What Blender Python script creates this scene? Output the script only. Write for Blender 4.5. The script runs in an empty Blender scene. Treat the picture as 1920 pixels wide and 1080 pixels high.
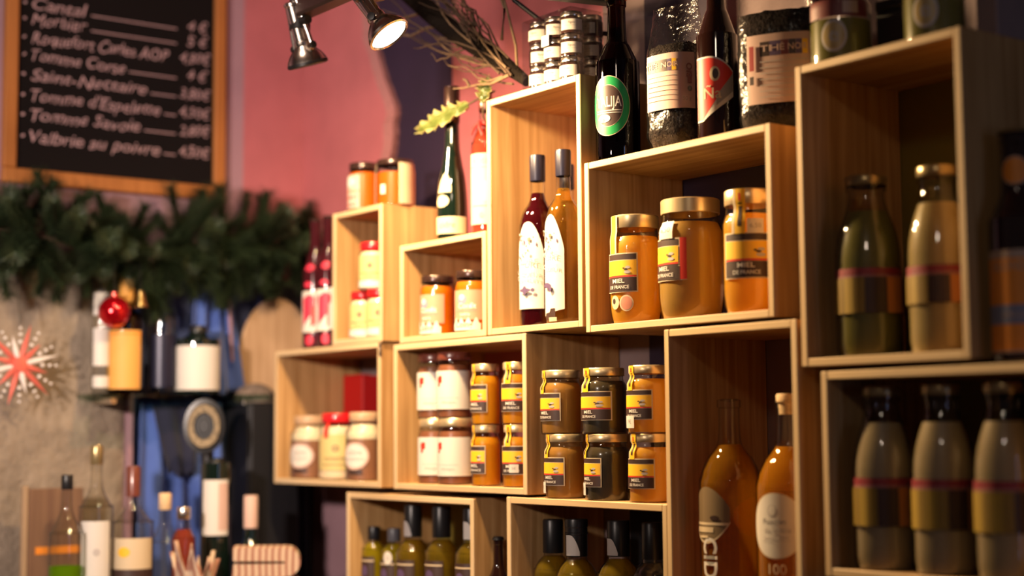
import bpy, bmesh, math, random
from math import sin, cos, pi, radians, hypot
from mathutils import Matrix, Vector, noise

random.seed(7)
SC = bpy.context.scene
COL = SC.collection

# ------------------------------------------------------------------ camera, world, exposure
FPX = 2976.0
EYE = 1.45
R_ = Vector((0.59601969, 0.80293352, -0.00763458))
U_ = Vector((0.07634001, -0.04719741, 0.99596416))
F_ = Vector((-0.79933268, 0.59419707, 0.08942654))
cam_d = bpy.data.cameras.new('camera')
cam = bpy.data.objects.new('camera', cam_d)
COL.objects.link(cam)
m = Matrix.Identity(4)
for i in range(3):
    m[i][0], m[i][1], m[i][2] = R_[i], U_[i], -F_[i]
m[2][3] = EYE
cam.matrix_world = m
cam_d.sensor_fit = 'HORIZONTAL'
cam_d.sensor_width = 36.0
cam_d.lens = FPX / 1920 * 36
cam_d.clip_start = 0.05
cam_d.dof.use_dof = True
cam_d.dof.focus_distance = 2.76
cam_d.dof.aperture_fstop = 1.35
SC.camera = cam

SC.view_settings.view_transform = 'Standard'
SC.view_settings.look = 'None'
SC.view_settings.gamma = 1.0
SC.view_settings.use_curve_mapping = False
SC.view_settings.exposure = 0.0
SC.cycles.use_denoising = True
SC.cycles.max_bounces = 10
SC.cycles.transparent_max_bounces = 24
SC.cycles.caustics_reflective = False
SC.cycles.caustics_refractive = False
SC.cycles.sample_clamp_indirect = 4.0

world = bpy.data.worlds.new('dim_room')
SC.world = world
world.use_nodes = True
world.node_tree.nodes['Background'].inputs[0].default_value = (0.75, 0.5, 0.5, 1)
world.node_tree.nodes['Background'].inputs[1].default_value = 0.04


def area(name, loc, target, power, color, size, size_y=None, spread=180):
    d = bpy.data.lights.new(name, 'AREA')
    d.energy = power
    d.color = color
    d.shape = 'RECTANGLE' if size_y else 'DISK'
    d.size = size
    if size_y:
        d.size_y = size_y
    d.spread = radians(spread)
    o = bpy.data.objects.new(name, d)
    COL.objects.link(o)
    o.location = loc
    o.rotation_euler = (Vector(target) - Vector(loc)).to_track_quat('-Z', 'Y').to_euler()
    return o


WARM = (1.0, 0.66, 0.33)
LAMP = Vector((-2.315, 1.457, 2.142))          # centre of the lit spotlight's lens
LAMP_DIR = Vector((0.50, 0.33, -0.80)).normalized()
# the bulb of the lit track spotlight
area('lit_spot_bulb', LAMP + LAMP_DIR * 0.004, LAMP + LAMP_DIR, 22.0, WARM, 0.066)
# the bulb of its neighbour at the end of the track, turned down to the crates
LAMP2 = Vector((-2.626, 1.47, 2.150))
LAMP2_DIR = Vector((-.05, .32, -.95)).normalized()
area('end_spot_bulb', LAMP2 + LAMP2_DIR * 0.004, LAMP2 + LAMP2_DIR, 13.0, WARM, 0.066)
# unseen lamps beyond the frame: an added bar fill, then the ceiling spots
area('bar_fill', (-1.6, -0.5, 1.95), (-3.6, 1.75, 1.6), 10.5, (1.0, 0.80, 0.68), 0.16, None, 66)  # added lamp: brightens the lower left wall and the crate fronts
area('ceiling_spot_wall', (-2.55, 1.0, 2.85), (-3.2, 1.983, 2.2), 3.2, (1.0, 0.74, 0.58), 0.10, None, 100)
area('ceiling_spot_room', (0.1, -0.5, 2.85), (-1.3, 1.75, 1.4), 2.2, (1.0, 0.78, 0.58), 0.25, None, 130)
# daylight through the shop window, off to the right along the shelf wall
area('window_daylight', (2.15, 1.15, 1.6), (-1.2, 1.75, 1.4), 5.0, (0.45, 0.58, 1.0), 0.35, 1.5)


# ------------------------------------------------------------------ materials
MATS = {}


def nodes(name):
    mt = bpy.data.materials.new(name)
    mt.use_nodes = True
    nt = mt.node_tree
    nt.nodes.clear()
    out = nt.nodes.new('ShaderNodeOutputMaterial')
    MATS[name] = mt
    return mt, nt, out


def link(nt, a, b):
    nt.links.new(a, b)


def pbr(name, col, rough=0.5, metal=0.0, coat=0.0, sss=0.0, spec=0.5, sheen=0.0, var=0.0, vscale=30, bump=0.0, bscale=60, trans=0.0):
    mt, nt, out = nodes(name)
    b = nt.nodes.new('ShaderNodeBsdfPrincipled')
    link(nt, b.outputs[0], out.inputs[0])
    I = b.inputs
    I['Base Color'].default_value = (*col, 1)
    I['Roughness'].default_value = rough
    I['Metallic'].default_value = metal
    I['Coat Weight'].default_value = coat
    I['Coat Roughness'].default_value = 0.04
    I['Specular IOR Level'].default_value = spec
    I['Sheen Weight'].default_value = sheen
    I['Transmission Weight'].default_value = trans
    if sss:
        I['Subsurface Weight'].default_value = sss
        I['Subsurface Radius'].default_value = (1.0, 0.45, 0.12)
        I['Subsurface Scale'].default_value = 0.02
    if var or bump:
        g = nt.nodes.new('ShaderNodeNewGeometry')
        n = nt.nodes.new('ShaderNodeTexNoise')
        n.inputs['Scale'].default_value = vscale
        n.inputs['Detail'].default_value = 5
        link(nt, g.outputs['Position'], n.inputs['Vector'])
        if var:
            r = nt.nodes.new('ShaderNodeValToRGB')
            r.color_ramp.elements[0].position = 0.3
            r.color_ramp.elements[1].position = 0.7
            r.color_ramp.elements[0].color = (*[c * (1 - var) for c in col], 1)
            r.color_ramp.elements[1].color = (*[min(1, c * (1 + var)) for c in col], 1)
            link(nt, n.outputs['Fac'], r.inputs['Fac'])
            link(nt, r.outputs['Color'], I['Base Color'])
        if bump:
            n2 = nt.nodes.new('ShaderNodeTexNoise')
            n2.inputs['Scale'].default_value = bscale
            n2.inputs['Detail'].default_value = 6
            link(nt, g.outputs['Position'], n2.inputs['Vector'])
            bp = nt.nodes.new('ShaderNodeBump')
            bp.inputs['Strength'].default_value = bump
            bp.inputs['Distance'].default_value = 0.01
            link(nt, n2.outputs['Fac'], bp.inputs['Height'])
            link(nt, bp.outputs[0], I['Normal'])
    return mt


def glass(name, tint=(0.97, 0.98, 0.96), rough=0.03, ior=1.5, bump=0.0, strength=1.0, edge=0.6):
    """thin glass: what is behind shows through, tinted, under a Fresnel reflection"""
    mt, nt, out = nodes(name)
    t = nt.nodes.new('ShaderNodeBsdfTransparent')
    t.inputs[0].default_value = (*tint, 1)
    g = nt.nodes.new('ShaderNodeBsdfGlossy')
    g.inputs['Roughness'].default_value = rough
    lw = nt.nodes.new('ShaderNodeLayerWeight')
    lw.inputs['Blend'].default_value = 0.5
    # the wall is looked through lengthwise near the outline, so it takes more light there
    ep = nt.nodes.new('ShaderNodeMath')
    ep.operation = 'POWER'
    ep.inputs[1].default_value = 2.5
    link(nt, lw.outputs['Facing'], ep.inputs[0])
    em = nt.nodes.new('ShaderNodeMix')
    em.data_type = 'RGBA'
    em.inputs[6].default_value = (*tint, 1)
    em.inputs[7].default_value = (*[c * (1 - edge) for c in tint], 1)
    link(nt, ep.outputs[0], em.inputs[0])
    link(nt, em.outputs[2], t.inputs[0])
    pw = nt.nodes.new('ShaderNodeMath')
    pw.operation = 'POWER'
    pw.inputs[1].default_value = 3.5
    link(nt, lw.outputs['Facing'], pw.inputs[0])
    f = nt.nodes.new('ShaderNodeMath')          # reflection at the given index: r0 + (1 - r0) (1 - cos)^n
    f.operation = 'MULTIPLY_ADD'
    r0 = ((ior - 1) / (ior + 1)) ** 2
    f.inputs[1].default_value = 0.85 * (1 - r0)
    f.inputs[2].default_value = r0
    link(nt, pw.outputs[0], f.inputs[0])
    mx = nt.nodes.new('ShaderNodeMixShader')
    link(nt, t.outputs[0], mx.inputs[1])
    link(nt, g.outputs[0], mx.inputs[2])
    if strength != 1.0:
        ml = nt.nodes.new('ShaderNodeMath')
        ml.operation = 'MULTIPLY'
        ml.inputs[1].default_value = strength
        ml.use_clamp = True
        link(nt, f.outputs[0], ml.inputs[0])
        link(nt, ml.outputs[0], mx.inputs[0])
    else:
        link(nt, f.outputs[0], mx.inputs[0])
    if bump:
        ge = nt.nodes.new('ShaderNodeNewGeometry')
        n2 = nt.nodes.new('ShaderNodeTexNoise')
        n2.inputs['Scale'].default_value = 70
        n2.inputs['Detail'].default_value = 3
        n2.inputs['Distortion'].default_value = 1.5
        link(nt, ge.outputs['Position'], n2.inputs['Vector'])
        bp = nt.nodes.new('ShaderNodeBump')
        bp.inputs['Strength'].default_value = bump
        bp.inputs['Distance'].default_value = 0.012
        link(nt, n2.outputs['Fac'], bp.inputs['Height'])
        link(nt, bp.outputs[0], g.inputs['Normal'])
        link(nt, bp.outputs[0], lw.inputs['Normal'])
    link(nt, mx.outputs[0], out.inputs[0])
    return mt


def liquid(name, tint, body, clear=0.6, coat=0.3):
    """coloured liquid or jelly: partly clear, partly cloudy and glowing through"""
    mt, nt, out = nodes(name)
    t = nt.nodes.new('ShaderNodeBsdfTransparent')
    t.inputs[0].default_value = (*tint, 1)
    d = nt.nodes.new('ShaderNodeBsdfDiffuse')
    d.inputs[0].default_value = (*body, 1)
    tl = nt.nodes.new('ShaderNodeBsdfTranslucent')
    tl.inputs[0].default_value = (*body, 1)
    m1 = nt.nodes.new('ShaderNodeMixShader')
    m1.inputs[0].default_value = 0.5
    link(nt, d.outputs[0], m1.inputs[1])
    link(nt, tl.outputs[0], m1.inputs[2])
    m2 = nt.nodes.new('ShaderNodeMixShader')
    m2.inputs[0].default_value = clear
    link(nt, m1.outputs[0], m2.inputs[1])
    link(nt, t.outputs[0], m2.inputs[2])
    link(nt, m2.outputs[0], out.inputs[0])
    return mt


def jelly(name, col, glow=0.55, gloss=0.35):
    """honey and the like: light goes in on one side and glows out of the other"""
    mt, nt, out = nodes(name)
    d = nt.nodes.new('ShaderNodeBsdfDiffuse')
    d.inputs[0].default_value = (*col, 1)
    tl = nt.nodes.new('ShaderNodeBsdfTranslucent')
    tl.inputs[0].default_value = (*[min(1, c * 1.08) for c in col], 1)
    m1 = nt.nodes.new('ShaderNodeMixShader')
    m1.inputs[0].default_value = glow
    link(nt, d.outputs[0], m1.inputs[1])
    link(nt, tl.outputs[0], m1.inputs[2])
    g = nt.nodes.new('ShaderNodeBsdfGlossy')
    g.inputs['Roughness'].default_value = gloss
    m2 = nt.nodes.new('ShaderNodeMixShader')
    m2.inputs[0].default_value = 0.03
    link(nt, m1.outputs[0], m2.inputs[1])
    link(nt, g.outputs[0], m2.inputs[2])
    link(nt, m2.outputs[0], out.inputs[0])
    return mt


def wood(name, axis, c0, c1, rough=0.55):
    """pine board: grain streaks run along the given axis"""
    mt, nt, out = nodes(name)
    b = nt.nodes.new('ShaderNodeBsdfPrincipled')
    b.inputs['Roughness'].default_value = rough
    b.inputs['Specular IOR Level'].default_value = 0.35
    link(nt, b.outputs[0], out.inputs[0])
    g = nt.nodes.new('ShaderNodeNewGeometry')
    oi = nt.nodes.new('ShaderNodeObjectInfo')
    ad = nt.nodes.new('ShaderNodeVectorMath')
    ad.operation = 'ADD'
    link(nt, g.outputs['Position'], ad.inputs[0])
    sc = nt.nodes.new('ShaderNodeVectorMath')
    sc.operation = 'SCALE'
    sc.inputs[0].default_value = (7.0, 3.0, 5.0)
    link(nt, oi.outputs['Random'], sc.inputs['Scale'])
    link(nt, sc.outputs[0], ad.inputs[1])
    mp = nt.nodes.new('ShaderNodeMapping')
    s = [1.0, 1.0, 1.0]
    for i in range(3):
        s[i] = 1.6 if i == axis else 38.0
    mp.inputs['Scale'].default_value = s
    link(nt, ad.outputs[0], mp.inputs['Vector'])
    n = nt.nodes.new('ShaderNodeTexNoise')
    n.inputs['Scale'].default_value = 1.6
    n.inputs['Detail'].default_value = 4
    n.inputs['Distortion'].default_value = 0.6
    link(nt, mp.outputs[0], n.inputs['Vector'])
    r = nt.nodes.new('ShaderNodeValToRGB')
    r.color_ramp.elements[0].position = 0.34
    r.color_ramp.elements[0].color = (*c0, 1)
    r.color_ramp.elements[1].position = 0.66
    r.color_ramp.elements[1].color = (*c1, 1)
    link(nt, n.outputs['Fac'], r.inputs['Fac'])
    mx = nt.nodes.new('ShaderNodeMix')
    mx.data_type = 'RGBA'
    mx.blend_type = 'MULTIPLY'
    mx.inputs[0].default_value = 0.3
    n3 = nt.nodes.new('ShaderNodeTexNoise')
    n3.inputs['Scale'].default_value = 6
    link(nt, ad.outputs[0], n3.inputs['Vector'])
    link(nt, r.outputs['Color'], mx.inputs[6])
    link(nt, n3.outputs['Fac'], mx.inputs[7])
    link(nt, mx.outputs[2], b.inputs['Base Color'])
    bp = nt.nodes.new('ShaderNodeBump')
    bp.inputs['Strength'].default_value = 0.12
    bp.inputs['Distance'].default_value = 0.002
    link(nt, n.outputs['Fac'], bp.inputs['Height'])
    link(nt, bp.outputs[0], b.inputs['Normal'])
    return mt


def emit(name, col, strength):
    mt, nt, out = nodes(name)
    e = nt.nodes.new('ShaderNodeEmission')
    e.inputs[0].default_value = (*col, 1)
    e.inputs[1].default_value = strength
    link(nt, e.outputs[0], out.inputs[0])
    return mt


PINE0, PINE1 = (0.43, 0.235, 0.085), (0.66, 0.41, 0.18)
wood_x = wood('pine_grain_x', 0, PINE0, PINE1)
wood_z = wood('pine_grain_z', 2, PINE0, PINE1)
edge_x = wood('lit_pine_edge_x', 0, (0.66, 0.46, 0.25), (0.80, 0.60, 0.36))  # paler pine for front edges, the light on them put into the colour
edge_z = wood('lit_pine_edge_z', 2, (0.66, 0.46, 0.25), (0.80, 0.60, 0.36))
frame_wood = wood('orange_frame_wood', 2, (0.38, 0.135, 0.03), (0.48, 0.18, 0.045))
board_wood = wood('beech_disc', 2, (0.50, 0.31, 0.17), (0.66, 0.44, 0.27))
brown_wood = wood('brown_ply', 2, (0.20, 0.11, 0.07), (0.26, 0.15, 0.09))
pink = pbr('pink_paint', (0.45, 0.130, 0.145), 0.7, var=0.08, vscale=9, bump=0.12, bscale=40)
lilac = pbr('lilac_paint', (0.34, 0.20, 0.24), 0.7, var=0.08, vscale=8, bump=0.12, bscale=40)
mauve = pbr('grey_mauve_paint', (0.26, 0.19, 0.19), 0.7, var=0.08, vscale=8, bump=0.1)
navy = pbr('navy_paint', (0.020, 0.010, 0.032), 0.65, var=0.1, vscale=9)
olive = pbr('olive_paint', (0.20, 0.15, 0.02), 0.6, var=0.1, vscale=9)
black_paint = pbr('black_paint', (0.006, 0.006, 0.009), 0.6)
stone = pbr('rough_grey_plaster', (0.30, 0.24, 0.18), 0.9, var=0.22, vscale=16, bump=0.9, bscale=45)
blue_wall = pbr('blue_paint', (0.035, 0.055, 0.16), 0.7)
floor_m = pbr('dark_floor_boards', (0.10, 0.06, 0.04), 0.5, var=0.2, vscale=6)
ceil_m = pbr('ceiling_paint', (0.35, 0.25, 0.25), 0.8)
black_pl = pbr('black_plastic', (0.012, 0.012, 0.014), 0.35)
black_mt = pbr('black_metal', (0.02, 0.018, 0.018), 0.4, metal=0.3)
chrome = pbr('chrome', (0.78, 0.70, 0.62), 0.22, metal=1.0)
gold_lid = pbr('gold_lid', (0.88, 0.70, 0.42), 0.32, metal=0.75)
dark_lid = pbr('dark_lid', (0.05, 0.025, 0.02), 0.25, metal=0.4, coat=0.5)
brown_lid = pbr('brown_lid', (0.16, 0.04, 0.025), 0.3, coat=0.4)
red_lid = pbr('red_lid', (0.62, 0.012, 0.018), 0.28, coat=0.5)
tan_lid = pbr('tan_lid', (0.50, 0.33, 0.20), 0.4)
clear = glass('clear_glass', ior=1.6)
clear_thick = glass('clear_glass_tinted', (0.93, 0.93, 0.90), 0.04, 1.65, edge=0.75)
brown_glass = glass('brown_bottle_glass', (0.16, 0.055, 0.012), 0.03, 1.55)
green_black = pbr('dark_green_bottle', (0.004, 0.010, 0.007), 0.06, coat=1.0)
brown_black = pbr('dark_brown_bottle', (0.014, 0.005, 0.004), 0.07, coat=1.0)
red_black = pbr('dark_red_bottle', (0.045, 0.006, 0.010), 0.08, coat=1.0)
honey = jelly('honey', (0.90, 0.50, 0.05), 0.55)
honey_cream = jelly('creamed_honey', (0.60, 0.36, 0.09), 0.4)
honey_tan = jelly('tan_honey', (0.60, 0.30, 0.06), 0.5)
honey_dark = pbr('dark_fir_honey', (0.06, 0.045, 0.025), 0.2, coat=0.4)
honey_orange = jelly('orange_jelly', (0.92, 0.42, 0.015), 0.5)
chutney = jelly('orange_chutney', (0.88, 0.20, 0.01), 0.45)
chestnut = pbr('chestnut_cream', (0.24, 0.085, 0.04), 0.35)
choco = pbr('brown_spread', (0.27, 0.12, 0.065), 0.4)
cream_food = pbr('cream_filling', (0.78, 0.66, 0.46), 0.4)
soup_green = jelly('green_soup', (0.24, 0.22, 0.06), 0.3)
soup_cream = jelly('cream_soup', (0.58, 0.45, 0.21), 0.3)
soup_grey = jelly('beige_soup', (0.50, 0.40, 0.25), 0.3)
apple = liquid('apple_juice', (0.99, 0.72, 0.24), (0.95, 0.46, 0.04), 0.72)
goldwine = liquid('golden_liqueur', (0.98, 0.78, 0.36), (0.75, 0.42, 0.06), 0.90)
redwine = liquid('red_liqueur', (0.40, 0.03, 0.03), (0.055, 0.004, 0.008), 0.3)
oil = liquid('yellow_oil', (0.97, 0.90, 0.18), (0.85, 0.72, 0.03), 0.6)
oil_dark = liquid('amber_oil', (0.90, 0.72, 0.16), (0.48, 0.34, 0.03), 0.6)
rose_m = liquid('rose_liqueur', (0.8, 0.25, 0.18), (0.50, 0.09, 0.05), 0.3)
paper = pbr('white_paper', (0.66, 0.62, 0.57), 0.6)
cream_p = pbr('cream_paper', (0.62, 0.50, 0.33), 0.6)
beige_p = pbr('pale_pink_paper', (0.58, 0.40, 0.34), 0.6)
yellow_p = pbr('yellow_print', (0.86, 0.50, 0.02), 0.5)
pale_yellow = pbr('pale_yellow_print', (0.60, 0.48, 0.20), 0.6)
dark_p = pbr('dark_brown_print', (0.045, 0.022, 0.018), 0.5)
grey_p = pbr('grey_print', (0.30, 0.28, 0.27), 0.6)
faint_p = pbr('faint_grey_print', (0.48, 0.44, 0.42), 0.6)
red_p = pbr('red_print', (0.66, 0.035, 0.02), 0.5)
pinkred_p = pbr('pink_red_print', (0.62, 0.03, 0.07), 0.5)
orange_p = pbr('orange_print', (0.80, 0.27, 0.03), 0.5)
green_p = pbr('green_print', (0.0, 0.26, 0.06), 0.45)
salmon_p = pbr('salmon_print', (0.66, 0.27, 0.18), 0.55)
blue_p = pbr('blue_grey_print', (0.20, 0.22, 0.32), 0.55)
purple_p = pbr('purple_print', (0.10, 0.06, 0.14), 0.55)
olive_p = pbr('olive_brown_print', (0.20, 0.14, 0.075), 0.55)
navy_cap = pbr('navy_capsule', (0.014, 0.014, 0.034), 0.35, metal=0.3)
cork_m = pbr('cork', (0.72, 0.50, 0.28), 0.7, var=0.15, vscale=200)
slate_m = pbr('slate', (0.008, 0.006, 0.006), 0.9, spec=0.1)
chalk_m = pbr('chalk', (0.42, 0.27, 0.28), 0.9)
pine_a = pbr('pine_needle', (0.016, 0.030, 0.010), 0.6, var=0.3, vscale=20)
pine_b = pbr('pine_needle_tip', (0.034, 0.050, 0.018), 0.6, var=0.3, vscale=20)
bark = pbr('twig_bark', (0.075, 0.042, 0.022), 0.8, var=0.3, vscale=90)
bark_pale = pbr('pale_twig_bark', (0.17, 0.105, 0.055), 0.8, var=0.3, vscale=90)
holly_m = pbr('holly_leaf', (0.10, 0.13, 0.03), 0.35, var=0.3, vscale=80)
holly_edge = pbr('holly_leaf_edge', (0.36, 0.34, 0.13), 0.4)
ribbon_red = pbr('red_ribbon', (0.55, 0.03, 0.03), 0.5)
bauble_m = pbr('red_bauble', (0.62, 0.004, 0.012), 0.12, metal=0.75, coat=0.6)
glitter = pbr('clear_glitter', (0.85, 0.80, 0.76), 0.2, coat=1.0)
coral = pbr('coral_glitter', (0.75, 0.16, 0.12), 0.3, metal=0.2, coat=0.5)
cloth_blue = pbr('blue_cloth', (0.07, 0.13, 0.42), 0.9, sheen=0.3, var=0.1, vscale=14)
cloth_navy = pbr('navy_cloth', (0.014, 0.016, 0.042), 0.9, sheen=0.2)
cloth_black = pbr('black_cloth', (0.006, 0.006, 0.007), 0.9)
cloth_stripe = pbr('striped_pink_cloth', (0.56, 0.38, 0.28), 0.9, var=0.25, vscale=30, bump=0.5, bscale=50)
cloth_red = pbr('rusty_cloth', (0.30, 0.11, 0.07), 0.9, var=0.3, vscale=40)
shelf_glass = glass('green_shelf_glass', (0.55, 0.72, 0.66), 0.03)
tea_m = pbr('dried_tea_leaves', (0.026, 0.020, 0.018), 0.95, spec=0.15, var=0.6, vscale=160, bump=0.9, bscale=220)
film = glass('crinkled_film', (0.95, 0.94, 0.94), 0.16, 1.5, bump=0.28, strength=0.8)
box_plastic = glass('clear_box_plastic', (0.97, 0.97, 0.97), 0.05, 1.45, edge=0.3)
jar_dark = pbr('dark_jam', (0.05, 0.02, 0.016), 0.15, coat=0.7)
green_liq = liquid('green_syrup', (0.45, 0.9, 0.02), (0.28, 0.50, 0.01), 0.4)
lens_emit = emit('lit_lamp_lens', (1.0, 0.93, 0.82), 14.0)
lens_dim = pbr('unlit_lens', (0.6, 0.5, 0.4), 0.1, metal=0.6)
red_reflect = pbr('red_lacquer', (0.55, 0.05, 0.06), 0.2, coat=0.6)
whisky_lab = pbr('ochre_label', (0.72, 0.36, 0.08), 0.6)
red_card = pbr('red_card', (0.50, 0.004, 0.004), 0.6)
pale_box = pbr('pale_clay', (0.52, 0.33, 0.24), 0.7)


# ------------------------------------------------------------------ builders
def link_obj(name, me, parent=None, mats=()):
    o = bpy.data.objects.new(name, me)
    COL.objects.link(o)
    for mt in mats:
        me.materials.append(mt)
    if parent is not None:
        o.parent = parent
    return o


def finish(me, ang=38):
    me.shade_smooth()
    me.set_sharp_from_angle(angle=radians(ang))


def thing(name, loc, label, cat, group=None, rz=0.0):
    o = bpy.data.objects.new(name, None)
    o.empty_display_size = 0.02
    COL.objects.link(o)
    o.location = loc
    o.rotation_euler = (0, 0, rz)
    o['label'] = label
    o['category'] = cat
    if group:
        o['group'] = group
    return o


def tag(o, label, cat, group=None):
    o['label'] = label
    o['category'] = cat
    if group:
        o['group'] = group
    return o


def dup(root, loc, label=None, rz=None, group=None):
    r = root.copy()
    COL.objects.link(r)
    r.location = loc
    if rz is not None:
        r.rotation_euler = (0, 0, rz)
    if label:
        r['label'] = label
    if group:
        r['group'] = group
    for ch in list(root.children):
        c = ch.copy()
        COL.objects.link(c)
        c.parent = r
        for g in ch.children:
            d = g.copy()
            COL.objects.link(d)
            d.parent = c
    return r


def box(name, x0, x1, y0, y1, z0, z1, mat, parent=None, bevel=0.0012):
    bm = bmesh.new()
    vs = [bm.verts.new((x, y, z)) for x in (x0, x1) for y in (y0, y1) for z in (z0, z1)]
    for f in ((0, 1, 3, 2), (4, 6, 7, 5), (0, 4, 5, 1), (2, 3, 7, 6), (0, 2, 6, 4), (1, 5, 7, 3)):
        bm.faces.new([vs[i] for i in f])
    bmesh.ops.recalc_face_normals(bm, faces=bm.faces)
    if bevel:
        bmesh.ops.bevel(bm, geom=bm.edges[:], offset=bevel, segments=1, affect='EDGES')
    me = bpy.data.meshes.new(name)
    bm.to_mesh(me)
    bm.free()
    return link_obj(name, me, parent, [mat])


def lathe(name, prof, mat, parent=None, seg=36, loc=(0, 0, 0), M4=None, ang=38):
    vs, fs = [], []
    rings = []
    for r, z in prof:
        if r < 1e-6:
            rings.append([len(vs)])
            vs.append((0, 0, z))
        else:
            st = len(vs)
            for k in range(seg):
                a = 2 * pi * k / seg
                vs.append((r * cos(a), r * sin(a), z))
            rings.append(list(range(st, st + seg)))
    for a, b in zip(rings, rings[1:]):
        if len(a) == 1 and len(b) == 1:
            continue
        for k in range(seg):
            k2 = (k + 1) % seg
            if len(a) == 1:
                fs.append((a[0], b[k2], b[k]))
            elif len(b) == 1:
                fs.append((a[k], a[k2], b[0]))
            else:
                fs.append((a[k], a[k2], b[k2], b[k]))
    vv = [Vector(v) for v in vs]
    if M4 is not None:
        vv = [M4 @ v for v in vv]
    vv = [v + Vector(loc) for v in vv]
    me = bpy.data.meshes.new(name)
    me.from_pydata([tuple(v) for v in vv], [], fs)
    me.update()
    finish(me, ang)
    return link_obj(name, me, parent, [mat])


def tubes_mesh(name, paths, sides=8):
    """paths: list of (points, radii); one closed tube per path"""
    vs, fs = [], []
    for pts, rad in paths:
        pts = [Vector(p) for p in pts]
        if not isinstance(rad, (list, tuple)):
            rad = [rad] * len(pts)
        up = Vector((0, 0, 1))
        rings = []
        for i, p in enumerate(pts):
            t = (pts[min(i + 1, len(pts) - 1)] - pts[max(i - 1, 0)]).normalized()
            a = up.cross(t)
            if a.length < 0.1:
                a = Vector((1, 0, 0)).cross(t)
            a.normalize()
            b = t.cross(a)
            st = len(vs)
            for k in range(sides):
                q = 2 * pi * k / sides
                vs.append(tuple(p + a * (rad[i] * cos(q)) + b * (rad[i] * sin(q))))
            rings.append(st)
        for s0, s1 in zip(rings, rings[1:]):
            for k in range(sides):
                k2 = (k + 1) % sides
                fs.append((s0 + k, s0 + k2, s1 + k2, s1 + k))
        fs.append(tuple(rings[0] + k for k in reversed(range(sides))))
        fs.append(tuple(rings[-1] + k for k in range(sides)))
    me = bpy.data.meshes.new(name)
    me.from_pydata(vs, [], fs)
    me.update()
    finish(me, 50)
    return me


def tube(name, pts, rad, mat, parent=None, sides=10):
    return link_obj(name, tubes_mesh(name, [(pts, rad)], sides), parent, [mat])


_TXT = {}


def text_mesh(s, font_shear=0.0, offset=0.0):
    key = (s, font_shear, offset)
    if key in _TXT:
        return _TXT[key]
    cu = bpy.data.curves.new('txt', 'FONT')
    cu.body = s
    cu.size = 1.0
    cu.shear = font_shear
    cu.offset = offset
    cu.align_x = 'CENTER'
    cu.align_y = 'CENTER'
    cu.resolution_u = 3
    ob = bpy.data.objects.new('txt', cu)
    COL.objects.link(ob)
    dg = bpy.context.evaluated_depsgraph_get()
    me = bpy.data.meshes.new_from_object(ob.evaluated_get(dg))
    v = [(p.co.x, p.co.y) for p in me.vertices]
    f = [tuple(p.vertices) for p in me.polygons]
    bpy.data.objects.remove(ob)
    bpy.data.curves.remove(cu)
    bpy.data.meshes.remove(me)
    _TXT[key] = (v, f)
    return v, f


# label shapes live in (s, z): s = metres along the wrap, z = height on the vessel
def rect(mt, s0, s1, z0, z1, skew=0.0):
    return ('g', mt, s0, s1, lambda s: (z0 + skew * s, z1 + skew * s), True)


def ell(mt, cs, cz, rs, rz):
    def f(s):
        q = math.sqrt(max(0.0, 1 - ((s - cs) / rs) ** 2))
        return (cz - rz * q, cz + rz * q)
    return ('g', mt, cs - rs, cs + rs, f)


def arch(mt, s0, s1, z0, z1, rise, p=2.0):
    def f(s):
        t = abs((s - (s0 + s1) / 2) / ((s1 - s0) / 2))
        return (z0, z1 - rise * min(1, t) ** p)
    return ('g', mt, s0, s1, f)


def shape(mt, s0, s1, fn):
    return ('g', mt, s0, s1, fn)


def txt(mt, s, cs, cz, h, rot=0.0, w=1.0, bold=0.0):
    return ('t', mt, s, cs, cz, h, rot, w, bold)


def wrap(name, parent, surf, items, off=0.0005, cols=14, rows=5):
    """surf(s, z, o) -> point on the vessel's skin pushed out by o"""
    vs, fs, mi, mats = [], [], [], []
    o = off
    for it in items:
        mt = it[1]
        if mt not in mats:
            mats.append(mt)
        k = mats.index(mt)
        base = len(vs)
        if it[0] == 'g':
            s0, s1, fn = it[2], it[3], it[4]
            flat = it[5] if len(it) > 5 else False
            nc = max(2, min(40, int(abs(s1 - s0) / 0.0026) + 2))
            for i in range(nc + 1):
                t = i / nc
                if not flat:
                    t = 0.5 - 0.5 * cos(pi * t)
                s = s0 + (s1 - s0) * t
                lo, hi = fn(s)
                for j in range(rows + 1):
                    vs.append(surf(s, lo + (hi - lo) * j / rows, o))
            for i in range(nc):
                for j in range(rows):
                    a = base + i * (rows + 1) + j
                    b = a + rows + 1
                    fs.append((a, b, b + 1, a + 1))
                    mi.append(k)
        else:
            _, _, s, cs, cz, h, rot, w, bold = it
            tv, tf = text_mesh(s, 0.0, bold)
            for x, y in tv:
                x, y = x * h * w, y * h
                vs.append(surf(cs + x * cos(rot) - y * sin(rot), cz + x * sin(rot) + y * cos(rot), o))
            for f in tf:
                fs.append(tuple(base + q for q in f))
                mi.append(k)
        o += 0.00016
    me = bpy.data.meshes.new(name)
    me.from_pydata(vs, [], fs)
    for p, k in zip(me.polygons, mi):
        p.material_index = k
    me.update()
    me.shade_smooth()
    ob = link_obj(name, me, parent, mats)
    return ob


def cyl(R, phi):
    """skin of a vessel: R = radius or radius(z); phi = where the label faces (0 = into the room, + = along the wall to the right)"""
    Rf = R if callable(R) else (lambda z: R)
    R0 = R if not callable(R) else None

    def f(s, z, o):
        r = Rf(z) + o
        a = phi + s / (R0 or Rf.body)
        return (r * sin(a), -r * cos(a), z)
    return f


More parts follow.
